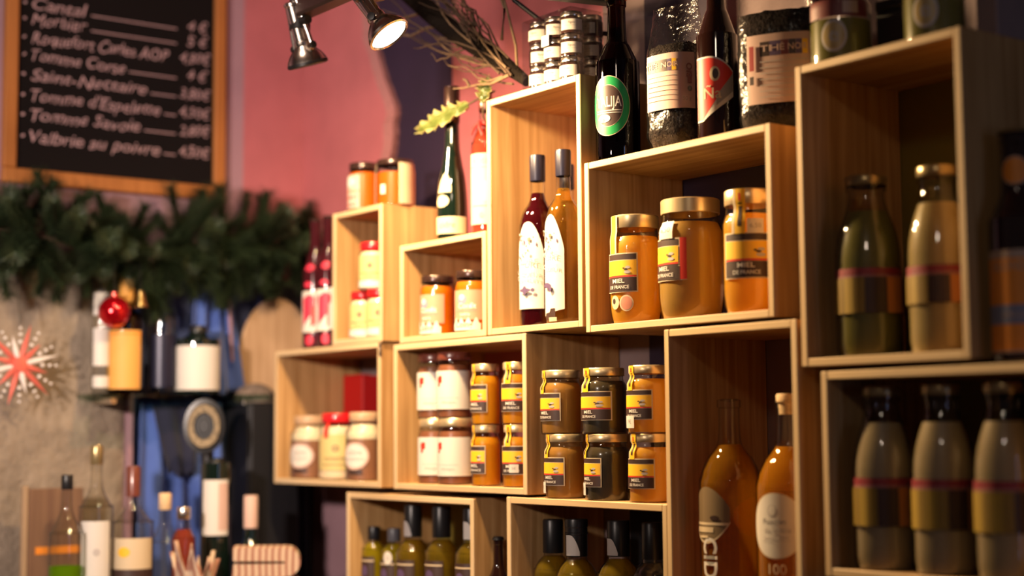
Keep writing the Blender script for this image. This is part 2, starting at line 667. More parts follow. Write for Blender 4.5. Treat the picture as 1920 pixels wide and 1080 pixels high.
class Prof:
    def __init__(self, pts, body):
        self.p = [q for q in pts if q[0] > 0]
        self.body = body

    def __call__(self, z):
        P = self.p
        for (r0, z0), (r1, z1) in zip(P, P[1:]):
            if z0 <= z <= z1 and z1 > z0:
                return r0 + (r1 - r0) * (z - z0) / (z1 - z0)
        return P[-1][0] if z > P[-1][1] else P[0][0]


def smooth_prof(pts, n=4):
    """Catmull-Rom through profile points"""
    out = []
    for i in range(len(pts) - 1):
        p0 = pts[max(i - 1, 0)]
        p1, p2 = pts[i], pts[i + 1]
        p3 = pts[min(i + 2, len(pts) - 1)]
        for k in range(n):
            t = k / n
            q = []
            for d in (0, 1):
                a, b, c, e = p0[d], p1[d], p2[d], p3[d]
                q.append(0.5 * (2 * b + (c - a) * t + (2 * a - 5 * b + 4 * c - e) * t * t + (3 * b - a - 3 * c + e) * t ** 3))
            out.append((max(q[0], 0.0005), q[1]))
    out.append(pts[-1])
    return out


def jar_body(R, H, neck=0.86, nh=0.80, foot=0.90, round_=0.0):
    """profile of a jar without its lid: foot, wall, shoulder, neck"""
    b = 0.05 + round_
    return [(0, 0.0015), (R * foot * 0.9, 0.0)] + smooth_prof(
        [(R * foot, 0.001), (R, H * b), (R, H * (nh - 0.16)), (R * 0.985, H * (nh - 0.08)), (R * neck, H * nh), (R * neck, H * 0.97)], 4)


def inside(prof, t, ztop):
    """contents: the same profile pulled in by t and filled to ztop"""
    P = Prof(prof, 1)
    out = [(0, t)]
    n = 12
    for i in range(n + 1):
        z = t + (ztop - t) * i / n
        out.append((max(0.001, P(z) - t), z))
    out.append((0, ztop))
    return out


def lid_prof(r, z0, z1):
    return [(r * 0.985, z0), (r, z0 + 0.0008), (r, z1 - 0.0022), (r * 0.965, z1 - 0.0004), (r * 0.90, z1), (r * 0.86, z1 - 0.0009), (0, z1 - 0.0009)]


def honey_label(w, z0, z1, edge=cream_p, orange=False):
    h = z1 - z0
    e = w * 0.035
    it = [rect(edge, -w / 2, w / 2, z0, z1)]
    if orange:
        it.append(rect(red_p, w / 2 - w * 0.16, w / 2, z0 + h * 0.02, z1))
    x0, x1 = -w / 2 + e, w / 2 - e - (w * 0.16 if orange else 0)
    it += [rect(dark_p, x0, x1, z1 - h * 0.17, z1 - h * 0.03),
           rect(yellow_p, x0, x1, z0 + h * 0.43, z1 - h * 0.19),
           rect(red_p, x0, x1, z0 + h * 0.385, z0 + h * 0.425),
           rect(dark_p, x0, x1, z0 + h * 0.03, z0 + h * 0.375)]
    # bee: body, head and two wings
    cx, cz = x0 + (x1 - x0) * 0.70, z0 + h * 0.58
    it += [ell(faint_p, cx + w * .05, cz + h * .05, w * .07, h * .035), ell(faint_p, cx + w * .04, cz - h * .07, w * .09, h * .04),
           ell(dark_p, cx, cz, w * .05, h * .028), ell(dark_p, cx - w * .06, cz + h * .03, w * .03, h * .022)]
    # two lines of pale lettering in the dark field
    it += [txt(paper, 'MIEL', x0 + (x1 - x0) * .45, z0 + h * .285, h * .15, 0, 1.25, 0.02),
           txt(paper, 'DE FRANCE', x0 + (x1 - x0) * .46, z0 + h * .13, h * .12, 0, 0.95, 0.015)]
    return it


def honey_jar(name, loc, R, H, content, label, group, phi=0.15, lw=0.8, tag_s=None, tag_z=None, strip=True, rnd=0.0, lz=(0.20, 0.66), orange=False, neck=0.86, fill=0.80, price='6,50'):
    t = thing(name, loc, label, 'jar', group)
    pr = jar_body(R, H, neck, 0.82, 0.88, rnd)
    lathe('contents', inside(pr, 0.0022, H * fill), content, t)
    lathe('glass', pr, clear, t)
    lathe('lid', lid_prof(R * (neck + 0.05), H * 0.875, H), gold_lid, t)
    P = Prof(pr, R)
    w = R * 2 * lw
    wrap('label', t, cyl(P, phi), honey_label(w, H * lz[0], H * lz[1], orange=orange))
    if strip:
        sw = w * 0.26
        Rl = R * (neck + 0.05)

        def surf(s, z, o, P=P, Rl=Rl, H=H):
            r = max(P(z), Rl if z > H * 0.87 else P(z)) + o + 0.0006
            a = phi - 0.35 + s / R
            return (r * sin(a), -r * cos(a), z)
        wrap('seal_strip', t, surf, [rect(yellow_p, -sw / 2, sw / 2, H * (lz[1] - .01), H * 0.995), rect(cream_p, -sw * .5, -sw * .28, H * (lz[1] - .01), H * 0.994),
                                      rect(dark_p, -sw * .05, sw * .25, H * (lz[1] + .05), H * .88), rect(red_p, -sw * .02, sw * .16, H * .90, H * .96)], rows=10)
    if tag_s is not None:
        q = R * 0.30
        zz = H * tag_z
        wrap('price_tag', t, cyl(P, phi), [rect(paper, tag_s - q, tag_s + q, zz - q * .9, zz + q * .9), txt(grey_p, price, tag_s, zz, q * 0.8)], off=0.0022)
    return t


def crate(name, u0, u1, v0, v1, label, d=0.225, th=0.012, bracket=False):
    """open pine crate without a back, its front edges flush with the row; u,v in metres on the wall"""
    t = thing(name, (0, 0, 0), label, 'crate', 'open pine crates on the wall')
    x0, x1, z0, z1 = u0, u1, v0, v1
    t.location = ((x0 + x1) / 2, FRONT, z0)
    w, h = (x1 - x0) / 2, z1 - z0
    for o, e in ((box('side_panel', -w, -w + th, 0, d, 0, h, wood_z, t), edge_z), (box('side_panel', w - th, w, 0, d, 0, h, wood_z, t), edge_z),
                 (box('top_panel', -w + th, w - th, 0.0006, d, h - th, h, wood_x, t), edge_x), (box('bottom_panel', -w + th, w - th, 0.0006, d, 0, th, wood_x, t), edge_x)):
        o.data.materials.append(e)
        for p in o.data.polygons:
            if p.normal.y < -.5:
                p.material_index = 1          # front edge towards the room, in the paler lit copy of the pine
    if bracket:
        br = box('corner_bracket', w - .004, w + .004, -.0015, 0, h - .030, h - .002, black_mt, t, .0006)
        lathe('screw', [(0, 0), (.0028, 0), (.0022, .0012), (0, .0014)], chrome, br, 10, loc=(w, -.0015, h - .016), M4=Matrix.Rotation(pi / 2, 4, 'X'))
    return t


S = 1.756
FRONT = S
TH = 0.012


def V(v):
    return EYE + S * v


# ------------------------------------------------------------------ the room
def struct(o):
    o['kind'] = 'structure'
    return o


WX = -3.512      # wall_left
WY = 1.983       # wall_back, behind the crates
ZC = 2.95
struct(box('floor', -3.7, 2.3, -2.6, 2.2, -0.1, 0.0, floor_m, None, 0))
struct(box('ceiling', -3.7, 2.3, -2.6, 2.2, ZC, ZC + 0.1, ceil_m, None, 0))


def zoned_wall(name, zones, axis, const, thick):
    """one wall slab whose paint changes colour in upright and level zones: zones = (a0, a1, z0, z1, material)"""
    vs, fs, mi, mats = [], [], [], []
    for a0, a1, z0, z1, mt in zones:
        if mt not in mats:
            mats.append(mt)
        k = mats.index(mt)
        b = len(vs)
        for a, z in ((a0, z0), (a1, z0), (a1, z1), (a0, z1)):
            vs.append((a, const, z) if axis == 0 else (const, a, z))
        fs.append((b, b + 1, b + 2, b + 3))
        mi.append(k)
    a0 = min(z[0] for z in zones)
    a1 = max(z[1] for z in zones)
    b = len(vs)
    for off in (0, thick):
        for a, z in ((a0, 0), (a1, 0), (a1, ZC), (a0, ZC)):
            vs.append((a, const + off, z) if axis == 0 else (const + off, a, z))
    for f in ((4, 5, 6, 7), (0, 1, 5, 4), (1, 2, 6, 5), (2, 3, 7, 6), (3, 0, 4, 7)):
        fs.append(tuple(b + i for i in f))
        mi.append(0)
    me = bpy.data.meshes.new(name)
    me.from_pydata(vs, [], fs)
    for p, k in zip(me.polygons, mi):
        p.material_index = k
    me.update()
    return struct(link_obj(name, me, None, mats))


wall_back = zoned_wall('wall_back', [
    (-3.512, -3.30, 0, 1.345, lilac), (-3.30, -2.99, 0, 1.345, mauve), (-2.99, -2.70, 0, 1.345, olive), (-2.70, -2.30, 0, 1.345, mauve), (-2.30, 2.3, 0, 1.345, black_paint),
    (-3.512, -2.885, 1.345, 1.92, mauve), (-3.512, -2.885, 1.92, ZC, navy),
    (-2.885, -2.36, 1.345, ZC, pink), (-2.36, -2.237, 1.345, ZC, mauve), (-2.237, -2.02, 1.345, ZC, navy),
    (-2.02, -1.935, 1.345, 1.62, black_paint), (-2.02, -1.935, 1.62, 2.05, navy), (-2.02, -1.935, 2.05, ZC, mauve),
    (-1.935, -1.70, 1.345, 1.70, mauve), (-1.935, -1.70, 1.70, 2.05, navy), (-1.935, -1.70, 2.05, ZC, mauve),
    (-1.70, -1.46, 1.345, 2.05, olive), (-1.70, -1.46, 2.05, ZC, mauve), (-1.46, 2.3, 1.345, ZC, black_paint)], 0, WY, 0.12)
wall_left = zoned_wall('wall_left', [
    (-2.6, 1.485, 0, 1.83, stone), (1.485, 1.84, 0, 1.83, blue_wall), (1.84, 1.983, 0, 1.83, black_paint),
    (-2.6, 1.785, 1.83, ZC, lilac), (1.785, 1.983, 1.83, ZC, pink)], 1, WX, -0.12)

# pink plaster coat on wall_back that ends in a ragged broken edge over the navy paint
def ragged(name, x0, edge, z0, z1, y0, y1, mt_face, mt_edge, parent):
    n = 46
    pts = []
    for i in range(n + 1):
        z = z0 + (z1 - z0) * i / n
        x = edge(z) + 0.010 * noise.noise((z * 22, 3.1, 0)) + 0.005 * noise.noise((z * 70, 8.1, 0))
        pts.append((x, z))
    vs, fs, mi = [], [], []
    for x, z in pts:
        vs += [(x0, y0, z), (x - 0.022 + 0.008 * noise.noise((z * 40, 0, 5)), y0, z), (x, y0 + 0.012, z), (x - 0.004, y1, z)]
    for i in range(n):
        a, b = 4 * i, 4 * (i + 1)
        fs += [(a, a + 1, b + 1, b), (a + 1, a + 2, b + 2, b + 1), (a + 2, a + 3, b + 3, b + 2)]
        mi += [0, 1, 1]
    fs.append((0, 3, 2, 1))
    mi.append(1)
    me = bpy.data.meshes.new(name)
    me.from_pydata(vs, [], fs)
    for p, k in zip(me.polygons, mi):
        p.material_index = k
    me.update()
    return link_obj(name, me, parent, [mt_face, mt_edge])


def pedge(z):
    K = [(1.92, -3.135), (2.02, -3.135), (2.09, -3.118), (2.15, -3.10), (2.21, -3.098), (2.25, -3.125), (2.29, -3.15), (2.33, -3.165), (2.4, -3.20), (2.95, -3.24)]
    for (a, xa), (b, xb) in zip(K, K[1:]):
        if a <= z <= b:
            return xa + (xb - xa) * (z - a) / (b - a)
    return K[-1][1]


pl_edge = pbr('broken_plaster_edge', (0.34, 0.14, 0.14), 0.9, bump=0.8, bscale=70)
ragged('plaster_coat', -3.511, pedge, 1.92, ZC, WY - 0.03, WY, pink, pl_edge, wall_back)

# rough plaster relief on the lower left wall
def rough_slab(name, y0, y1, z0, z1, x, depth, mt, parent):
    ny, nz = 46, 60
    vs, fs = [], []
    for i in range(ny + 1):
        for j in range(nz + 1):
            y, z = y0 + (y1 - y0) * i / ny, z0 + (z1 - z0) * j / nz
            e = 0.0 if i in (0, ny) or j in (0, nz) else 1.0
            d = e * (depth + 0.006 * noise.noise((y * 14, z * 14, 1)) + 0.004 * noise.noise((y * 40, z * 40, 4)))
            vs.append((x + max(0.0005, d), y, z))
    for i in range(ny):
        for j in range(nz):
            a = i * (nz + 1) + j
            fs.append((a, a + nz + 1, a + nz + 2, a + 1))
    me = bpy.data.meshes.new(name)
    me.from_pydata(vs, [], fs)
    me.update()
    me.shade_smooth()
    return link_obj(name, me, parent, [mt])


rough_slab('rough_plaster', 0.55, 1.484, 0.9, 1.84, WX, 0.014, stone, wall_left)
t1 = struct(box('trim_1', WX, WX + 0.022, 1.484, 1.498, 0.9, 1.56, lilac, None, 0.002))

# ------------------------------------------------------------------ crates
crate('wooden_crate', -1.873 * S, -1.609 * S, V(-.0665), V(.1065), 'pine crate holding brown and yellow jars, three dark beer bottles on its top', bracket=True)
crate('wooden_crate', -1.722 * S, -1.605 * S, V(.1070), V(.2725), 'small upright pine crate holding three red-lidded jars, next to the dark beer bottles', 0.215)
crate('wooden_crate', -1.566 * S, -1.393 * S, V(.1022), V(.2168), 'small low pine crate holding two orange jars with salmon labels', 0.215)
crate('wooden_crate', -1.390 * S, -1.2275 * S, V(.1025), V(.3597), 'tall pine crate holding the red and golden liqueur bottles')
crate('wooden_crate', -1.2225 * S, -.965 * S, V(.0963), V(.2668), 'wide pine crate holding three large honey jars')
crate('wooden_crate', -.9345 * S, -.761 * S, V(.0518), V(.310), 'tall shaded pine crate holding one green and one cream soup bottle')
crate('wooden_crate', -1.580 * S, -1.322 * S, V(-.0668), V(.1012), 'brightly lit pine crate holding white-labelled jars beside small honey jars')
crate('wooden_crate', -1.687 * S, -1.4185 * S, V(-.2425), V(-.0735), 'low pine crate holding small yellow oil bottles with black and grey caps')
crate('wooden_crate', -1.358 * S, -1.107 * S, V(-.2425), V(-.0695), 'low pine crate holding tall black-capped oil bottles, six honey jars stand on it')
crate('wooden_crate', -1.1075 * S, -.9395 * S, V(-.1655), V(.0928), 'tall pine crate holding two amber apple juice bottles')
crate('wooden_crate', -.9135 * S, -.655 * S, V(-.1220), V(.0470), 'wide shaded pine crate holding three beige soup bottles with striped labels')

# ------------------------------------------------------------------ bottles and jars on the crates
def beer_prof(R, H, sh=0.56, nk=0.76, nr=0.42):
    return [(0, 0.002), (R * .86, 0), (R * .97, 0.003)] + smooth_prof([(R, 0.009), (R, H * sh), (R * .93, H * (sh + .05)), (R * .60, H * (nk - .05)), (R * (nr + .04), H * nk), (R * nr, H * .93)], 5) + \
        [(R * (nr + .05), H * .935), (R * (nr + .05), H * .965), (R * nr, H * .97), (R * nr, H * .985), (0, H * .985)]


def crown_cap(parent, R, H, mt):
    n = 42
    vs, fs = [], []
    for r, z, w in ((R * 1.10, H - .0062, 1), (R, H - .0025, 0), (R * .85, H, 0)):
        for k in range(n):
            rr = r * (1 + 0.045 * w * (1 if k % 2 else -1))
            vs.append((rr * cos(2 * pi * k / n), rr * sin(2 * pi * k / n), z))
    for j in range(2):
        for k in range(n):
            fs.append((j * n + k, j * n + (k + 1) % n, (j + 1) * n + (k + 1) % n, (j + 1) * n + k))
    fs.append(tuple(2 * n + k for k in range(n)))
    me = bpy.data.meshes.new('crown_cap')
    me.from_pydata(vs, [], fs)
    me.update()
    finish(me)
    return link_obj('crown_cap', me, parent, [mt])


# three dark red beers on the lower left crate
g = 'red-labelled beer bottles on the crate top'
z = V(.1065)
R, H = .0295, .302
t = thing('beer_bottle', (-3.262, 1.803, z), 'first dark beer bottle of three with pink and white labels, nearest the garland', 'bottle', g)
pr = beer_prof(R, H)
lathe('bottle_glass', pr, red_black, t)
crown_cap(t, R * .47, H, dark_lid)
P = Prof(pr, R)
wrap('label', t, cyl(P, .55), [rect(paper, -.042, .042, H * .13, H * .44), shape(pinkred_p, -.018, .012, lambda s: (H * (.17 + 4 * (s + .018)), H * (.42 - 2 * abs(s)))),
                              shape(red_p, .004, .020, lambda s: (H * (.15 + 3 * s), H * (.30 + 2.5 * s))), ell(pinkred_p, -.03, H * .36, .007, H * .04), ell(pinkred_p, .033, H * .30, .006, H * .08)])
wrap('neck_label', t, cyl(P, .55), [ell(pinkred_p, -.004, H * .49, .010, H * .022)])
wrap('neck_badge', t, cyl(P, .55), [ell(pinkred_p, 0, H * .62, .012, H * .03)])
wrap('foot_label', t, cyl(P, .55), [ell(pinkred_p, 0, H * .07, .010, H * .04)])
xb = -1.722 * S - R - .003        # the last of the three nearly touches the small upright crate
t.location = (xb - .127, 1.804, z)
dup(t, (xb - .0635, 1.802, z), 'middle dark beer bottle of the three with pink and white labels', .25)
dup(t, (xb, 1.800, z), 'dark beer bottle with pink and white label touching the small upright crate', .35)


# jars inside the lower left crate
def spread_jar(loc, R, H, label, kind, group, phi):
    t = thing('spread_jar', loc, label, 'jar', group)
    if kind == 'brown':
        pr = jar_body(R, H, .80, .80, .94)
        lathe('contents', inside(pr, .002, H * .60), choco, t)
        lathe('filling', [(0, H * .605), (R * .93, H * .605), (R * .95, H * .66), (R * .80, H * .76), (R * .72, H * .82), (0, H * .82)], cream_food, t)
        lathe('glass', pr, clear, t)
        lathe('lid', lid_prof(R * .80, H * .86, H), tan_lid, t)
        P = Prof(pr, R)
        wrap('label', t, cyl(P, phi), [ell(beige_p, 0, H * .36, R * .80, H * .20), ell(paper, 0, H * .36, R * .68, H * .165), txt(grey_p, 'CRÈME', 0, H * .40, H * .085), txt(grey_p, 'DE MARRON', 0, H * .31, H * .055)])
        wrap('foot_label', t, cyl(P, phi), [rect(dark_p, -R * .35, R * .45, H * .10, H * .155)])
    else:
        pr = jar_body(R, H, .80, .84, .94)
        lathe('contents', inside(pr, .002, H * .80), cream_food, t)
        lathe('glass', pr, clear, t)
        lathe('lid', lid_prof(R * .88, H * .86, H), red_lid, t)
        P = Prof(pr, R)
        wrap('label', t, cyl(P, phi), [rect(pale_yellow, -R * 2.2, R * 2.2, H * .14, H * .68), rect(cream_p, -R * 2.2, R * 2.2, H * .03, H * .13), ell(olive_p, R * .05, H * .47, R * .2, H * .05),
                                       ell(pale_yellow, R * .05, H * .47, R * .1, H * .022), txt(olive_p, 'noisette', 0, H * .32, H * .10), rect(olive_p, -R * .7, R * .7, H * .22, H * .23)])
        wrap('seal_strip', t, cyl(Prof(pr, R), phi - .5), [rect(red_p, -.006, .006, H * .62, H * .86)])
    return t


g = 'jars inside the lower left crate'
zf = V(-.0665) + TH
spread_jar((-3.2195, 1.812, zf), .0450, .142, 'brown spread jar with white oval label against the left side of its crate', 'brown', g, .45)
spread_jar((-3.084, 1.806, zf), .0410, .146, 'large red-lidded yellow jar between two brown spread jars', 'yellow', g, .85)
spread_jar((-2.966, 1.804, zf), .0420, .147, 'brown spread jar with white oval label, right of the yellow-labelled jar', 'brown', g, .45)
spread_jar((-3.158, 1.895, zf), .0380, .135, 'red-lidded jar half hidden behind the yellow-labelled jar', 'yellow', g, .8)
rb = thing('red_carton', (-3.228, 1.952, zf), 'plain red carton standing at the back of the jar crate', 'box')
box('carton', -.044, .044, -.022, .022, 0, .236, red_card, rb, .002)
box('flap', -.0445, .0445, -.0225, .0, .236, .2385, red_card, rb, .0005)

# small upright crate: three yellow jars
g = 'red-lidded jars in the small upright crate'
zf = V(.1070) + TH
xs = -1.722 * S


def pot(loc, label, rz=0.0, group=g):
    R, H = .0315, .103
    t = thing('yellow_jar', loc, label, 'jar', group, rz)
    pr = jar_body(R, H, .86, .84, .92)
    lathe('contents', inside(pr, .002, H * .8), cream_food, t)
    lathe('glass', pr, clear, t)
    lathe('lid', lid_prof(R * .94, H * .84, H), red_lid, t)
    P = Prof(pr, R)
    wrap('label', t, cyl(P, .6), [rect(pale_yellow, -R * 2, R * 2, H * .2, H * .72), rect(paper, -R * 2, R * 2, H * .05, H * .19), ell(olive_p, R * .1, H * .5, R * .2, H * .065), rect(olive_p, -R * .6, R * .8, H * .33, H * .35), txt(olive_p, 'noix', .0, H * .27, H * .10)])
    return t


ja = pot((-2.956, 1.796, zf), 'red-lidded yellow jar on the crate floor, the farther one of the lower pair')
dup(ja, (-2.888, 1.797, zf), 'red-lidded yellow jar on the crate floor, partly hidden by the crate side', .1)
dup(ja, (-2.918, 1.797, zf + .1035), 'red-lidded yellow jar stacked on top of two others', .05)

# two orange jars on the small upright crate
g = 'orange jars on the small upright crate'
zf = V(.2725)
R, H = .036, .108
t = thing('chutney_jar', (-2.966, 1.802, zf), 'orange chutney jar with pale label and dark lid on the small upright crate', 'jar', g)
pr = jar_body(R, H, .86, .84, .92)
lathe('contents', inside(pr, .002, H * .8), chutney, t)
lathe('glass', pr, clear, t)
lathe('lid', lid_prof(R * .92, H * .86, H), dark_lid, t)
wrap('label', t, cyl(Prof(pr, R), .1), [rect(beige_p, -R * .9, R * .65, H * .06, H * .74), rect(salmon_p, -R * .9, R * .6, H * .38, H * .43), ell(paper, -R * .15, H * .6, R * .5, H * .09), txt(red_p, 'CONFIT', -R * .15, H * .27, H * .13), txt(red_p, 'de piment', -R * .15, H * .14, H * .10)])
R, H = .0415, .100
t = thing('amber_jar', (-2.855, 1.812, zf), 'amber jar wrapped in a wide cream label beside the orange chutney jar', 'jar', g)
pr = jar_body(R, H, .94, .88, .96)
lathe('contents', inside(pr, .002, H * .72), chutney, t)
lathe('glass', pr, clear_thick, t)
lathe('lid', lid_prof(R * .97, H * .88, H), dark_lid, t)
wrap('label', t, cyl(Prof(pr, R), 1.75), [rect(cream_p, -R * .55, R * 2.0, H * .03, H * .93)], off=.001)
wrap('front_band', t, cyl(Prof(pr, R), -.2), [rect(cream_p, -R * .5, -R * .1, H * .03, H * .93)], off=.001)
wrap('price_tag', t, cyl(Prof(pr, R), .35), [rect(paper, -.006, .006, H * .24, H * .44)], off=.0015)

# bottles on the small low crate
zf = V(.2168)
R, H = .0314, .313
t = thing('cider_bottle', (-2.612, 1.794, zf), 'dark green bottle with cream leaf-shaped labels next to the rose bottle', 'bottle')
pr = [(0, .002), (R * .86, 0), (R * .97, .003)] + smooth_prof([(R, .009), (R, H * .22), (R * .90, H * .36), (R * .62, H * .52), (R * .48, H * .64), (R * .44, H * .93)], 5) + [(R * .5, H * .935), (R * .5, H * .96), (R * .44, H * .965), (0, H * .97)]
lathe('bottle_glass', pr, green_black, t)
P = Prof(pr, R)
lathe('capsule', [(R * .47, H * .76), (R * .50, H * .77), (R * .52, H * .985), (R * .48, H), (0, H)], dark_lid, t)
wrap('label', t, cyl(P, .5), [rect(cream_p, -R * 1.1, R * 1.5, H * .035, H * .145, ), txt(olive_p, 'cidre', R * .1, H * .09, H * .055)])
wrap('upper_label', t, cyl(P, .05), [ell(cream_p, R * .15, H * .245, R * .55, H * .04), shape(cream_p, -R * .35, R * .85, lambda s: (H * .30, H * (.30 + .13 * max(0, 1 - ((s - R * .35) / (R * .6)) ** 2))))])
R, H = .029, .301
t = thing('rose_bottle', (-2.538, 1.824, zf), 'rose coloured bottle with tall pale pink label against the tall crate', 'bottle')
pr = beer_prof(R, H, .58, .78, .40)
lathe('liquid', inside(pr[:-5], .002, H * .72), rose_m, t)
lathe('bottle_glass', pr, clear, t)
lathe('capsule', [(R * .44, H * .84), (R * .47, H * .85), (R * .47, H * .99), (R * .42, H), (0, H)], brown_lid, t)
wrap('label', t, cyl(Prof(pr, R), .55), [rect(beige_p, -R * 1.1, R * 1.1, H * .08, H * .55), txt(salmon_p, 'ROSÉ', 0, H * .495, H * .05), rect(salmon_p, -R * .8, R * .8, H * .455, H * .46), ell(faint_p, R * .35, H * .30, R * .28, H * .07), txt(grey_p, '♠', R * .1, H * .14, H * .04), rect(salmon_p, -R * .6, R * .6, H * .20, H * .205)])

# small low crate: two orange jars
g = 'orange jars with salmon labels'
zf = V(.1022) + TH
R, H = .0348, .122
t = thing('orange_jar', (-2.672, 1.797, zf), 'orange jar with salmon label and dark lid, the one with more of its side showing', 'jar', g)
pr = jar_body(R, H, .90, .86, .94)
lathe('contents', inside(pr, .002, H * .82), jelly('carrot_jelly', (0.93, 0.27, 0.008), 0.5), t)
lathe('glass', pr, clear, t)
lathe('lid', lid_prof(R * .96, H * .88, H), dark_lid, t)
P = Prof(pr, R)
wrap('label', t, cyl(P, .38), [rect(salmon_p, -R * 1.1, R * 1.0, H * .20, H * .68), ell(blue_p, -R * .30, H * .53, R * .30, H * .085), ell(paper, -R * .30, H * .565, R * .17, H * .05), txt(paper, 'Confit', 0, H * .42, H * .12, 0, 1, .03),
                              rect(grey_p, -R * .7, R * .6, H * .345, H * .355), txt(paper, 'extra', -R * .1, H * .29, H * .08, 0, 1, .02),
                              shape(paper, -R * 1.1, R * .8, lambda s: (H * .03, H * (.19 + .05 * sin(s * 420)))), txt(olive_p, 'Coing', -R * .2, H * .12, H * .13, 0, 1, .02)])
dup(t, (-2.549, 1.798, zf), 'orange jar with salmon label and dark lid, cut off by the crate side', .22)

# tall crate: liqueur bottles
def liqueur(loc, R, H, liq, label, phi, lbl, capmat=navy_cap, lab=True):
    t = thing('liqueur_bottle', loc, label, 'bottle', 'liqueur bottles in the tall crate')
    pr = [(0, .004), (R * .88, 0), (R * .97, .003)] + smooth_prof([(R, .010), (R, H * .53), (R * .96, H * .60), (R * .80, H * .665), (R * .54, H * .71), (R * .41, H * .745), (R * .38, H * .80), (R * .38, H * .97)], 5) + [(0, H * .97)]
    lathe('liquid', inside(pr, .0022, H * .775), liq, t)
    lathe('bottle_glass', pr, clear, t)
    lathe('capsule', [(R * .41, H * .845), (R * .42, H * .85), (R * .43, H * .985), (R * .40, H * .997), (0, H)], capmat, t)
    if lab:
        w = R * .86
        random.seed(5)
        it = [shape(paper, -w, w, lambda s: (H * (.10 if lbl == 'red' else .035), H * (.60 - .17 * abs(s / w) ** 2.2))) if lbl == 'red' else
              shape(paper, -w, w, lambda s: (H * (.06 + .02 * (s / w)), H * (.62 - .20 * abs(s / w) ** 2.2)))]
        for k in range(26):
            a = random.uniform(-.62, .62) * w
            b = random.uniform(.39, .53) * H
            it.append(ell(random.choice([grey_p, purple_p, olive_p, faint_p]), a, b, random.uniform(.0012, .003), random.uniform(.0015, .004)))
        if lbl == 'red':
            it += [txt(grey_p, 'MÛRE', 0, H * .365, H * .045, 0, 1.1), txt(faint_p, 'LIQUEUR', 0, H * .31, H * .034), txt(faint_p, 'DE FRUITS', 0, H * .275, H * .03),
                   ell(purple_p, -w * .15, H * .205, w * .38, H * .012), ell(purple_p, -w * .15, H * .205, w * .14, H * .026), ell(purple_p, w * .35, H * .205, w * .12, H * .012)]
        else:
            it += [txt(faint_p, 'POIRE', 0, H * .385, H * .045), txt(faint_p, 'LIQUEUR', 0, H * .32, H * .032), ell(purple_p, -w * .1, H * .215, w * .25, H * .016), ell(purple_p, w * .15, H * .20, w * .12, H * .022)]
        wrap('label', t, cyl(Prof(pr, R), phi), it, cols=20)
        if lbl != 'red':
            wrap('foot_label', t, cyl(Prof(pr, R), phi), [shape(dark_p, -w * .5, w * .4, lambda s: (H * (.02 + .3 * (s + w * .5)), H * (.06 + .25 * (s + w * .5)) if s < 0 else H * .085)), shape(cream_p, -w * .1, w * .5, lambda s: (H * .012, H * .035))], off=.0008)
    return t


zf = V(.1025) + TH
liqueur((-2.350, 1.809, zf), .0355, .326, redwine, 'red liqueur bottle with navy capsule and long white label', .34, 'red')
liqueur((-2.2595, 1.799, zf), .0345, .322, goldwine, 'golden liqueur bottle with navy capsule next to the red one', .04, 'gold')
liqueur((-2.382, 1.905, zf), .035, .322, redwine, 'dark liqueur bottle almost hidden behind the red and golden ones', .4, 'x', navy_cap, False)

# wide crate: three big honey jars
g = 'large honey jars in the wide crate'
zf = V(.0963) + TH
honey_jar('honey_jar', (-2.070, 1.806, zf), .0455, .188, honey, 'large clear honey jar with yellow label, smallest of the three big jars', g, .22, .72, None, None, False, .13, (.28, .64))
jj = bpy.data.objects['honey_jar']
wrap('foot_label', jj, cyl(Prof(jar_body(.0455, .188, .86, .82, .88, .13), .0455), .22), [ell(cream_p, -.012, .036, .010, .012), ell(dark_p, -.014, .038, .004, .005), ell(cream_p, .012, .034, .013, .014), ell(salmon_p, .012, .034, .0105, .0115)])
wrap('seal_strip', jj, lambda s, z, o: ((.043 + o + (.0025 if z < .15 else 0)) * sin(-.15 + s / .0455), -(.043 + o + (.0025 if z < .15 else 0)) * cos(-.15 + s / .0455), z), [rect(cream_p, -.010, .010, .12, .186), rect(yellow_p, -.007, .006, .12, .186)])
honey_jar('honey_jar', (-1.938, 1.814, zf), .0545, .201, honey_cream, 'largest creamed honey jar with gold lid, in the middle of the three big jars', g, .03, .66, -.004, .73, False, .13, (.31, .66), True)
honey_jar('honey_jar', (-1.790, 1.803, zf), .0430, .197, honey, 'large honey jar partly behind the crate side, price tag above its yellow label', g, .72, 1.02, .012, .69, True, .13, (.27, .64), False)

# on the wide crate: beer, tea bags, dark bottle
zf = V(.2668)
R, H = .0395, .300
t = thing('brown_beer_bottle', (-2.108, 1.803, zf), 'big brown beer bottle with round green label beside the tall crate', 'bottle')
pr = beer_prof(R, H, .545, .74, .40)
lathe('beer', inside(pr[:-5], .002, H * .80), liquid('dark_beer', (0.55, 0.22, 0.05), (0.035, 0.012, 0.004), 0.6), t)
lathe('bottle_glass', pr, brown_glass, t)
crown_cap(t, R * .46, H, gold_lid)
P = Prof(pr, R)
ph = .42
cz, rz, rs = H * .318, H * .178, .040
it = [ell(cream_p, 0, cz, rs, rz), ell(green_p, 0, cz, rs * .975, rz * .975), ell(cream_p, 0, cz, rs * .68, rz * .70), ell(dark_p, 0, cz, rs * .66, rz * .68)]
it += [txt(paper, 'TALIJA', 0, cz + H * .02, H * .088, 0, .62, .01), rect(paper, -rs * .58, rs * .60, cz - H * .032, cz - H * .026), rect(paper, -rs * .58, rs * .60, cz - H * .045, cz - H * .040)]
it += [ell(paper, -rs * .18, cz - H * .075, rs * .30, H * .024), ell(green_p, -rs * .30, cz - H * .085, rs * .16, H * .016)]
wrap('label', t, cyl(P, ph), it, cols=26)

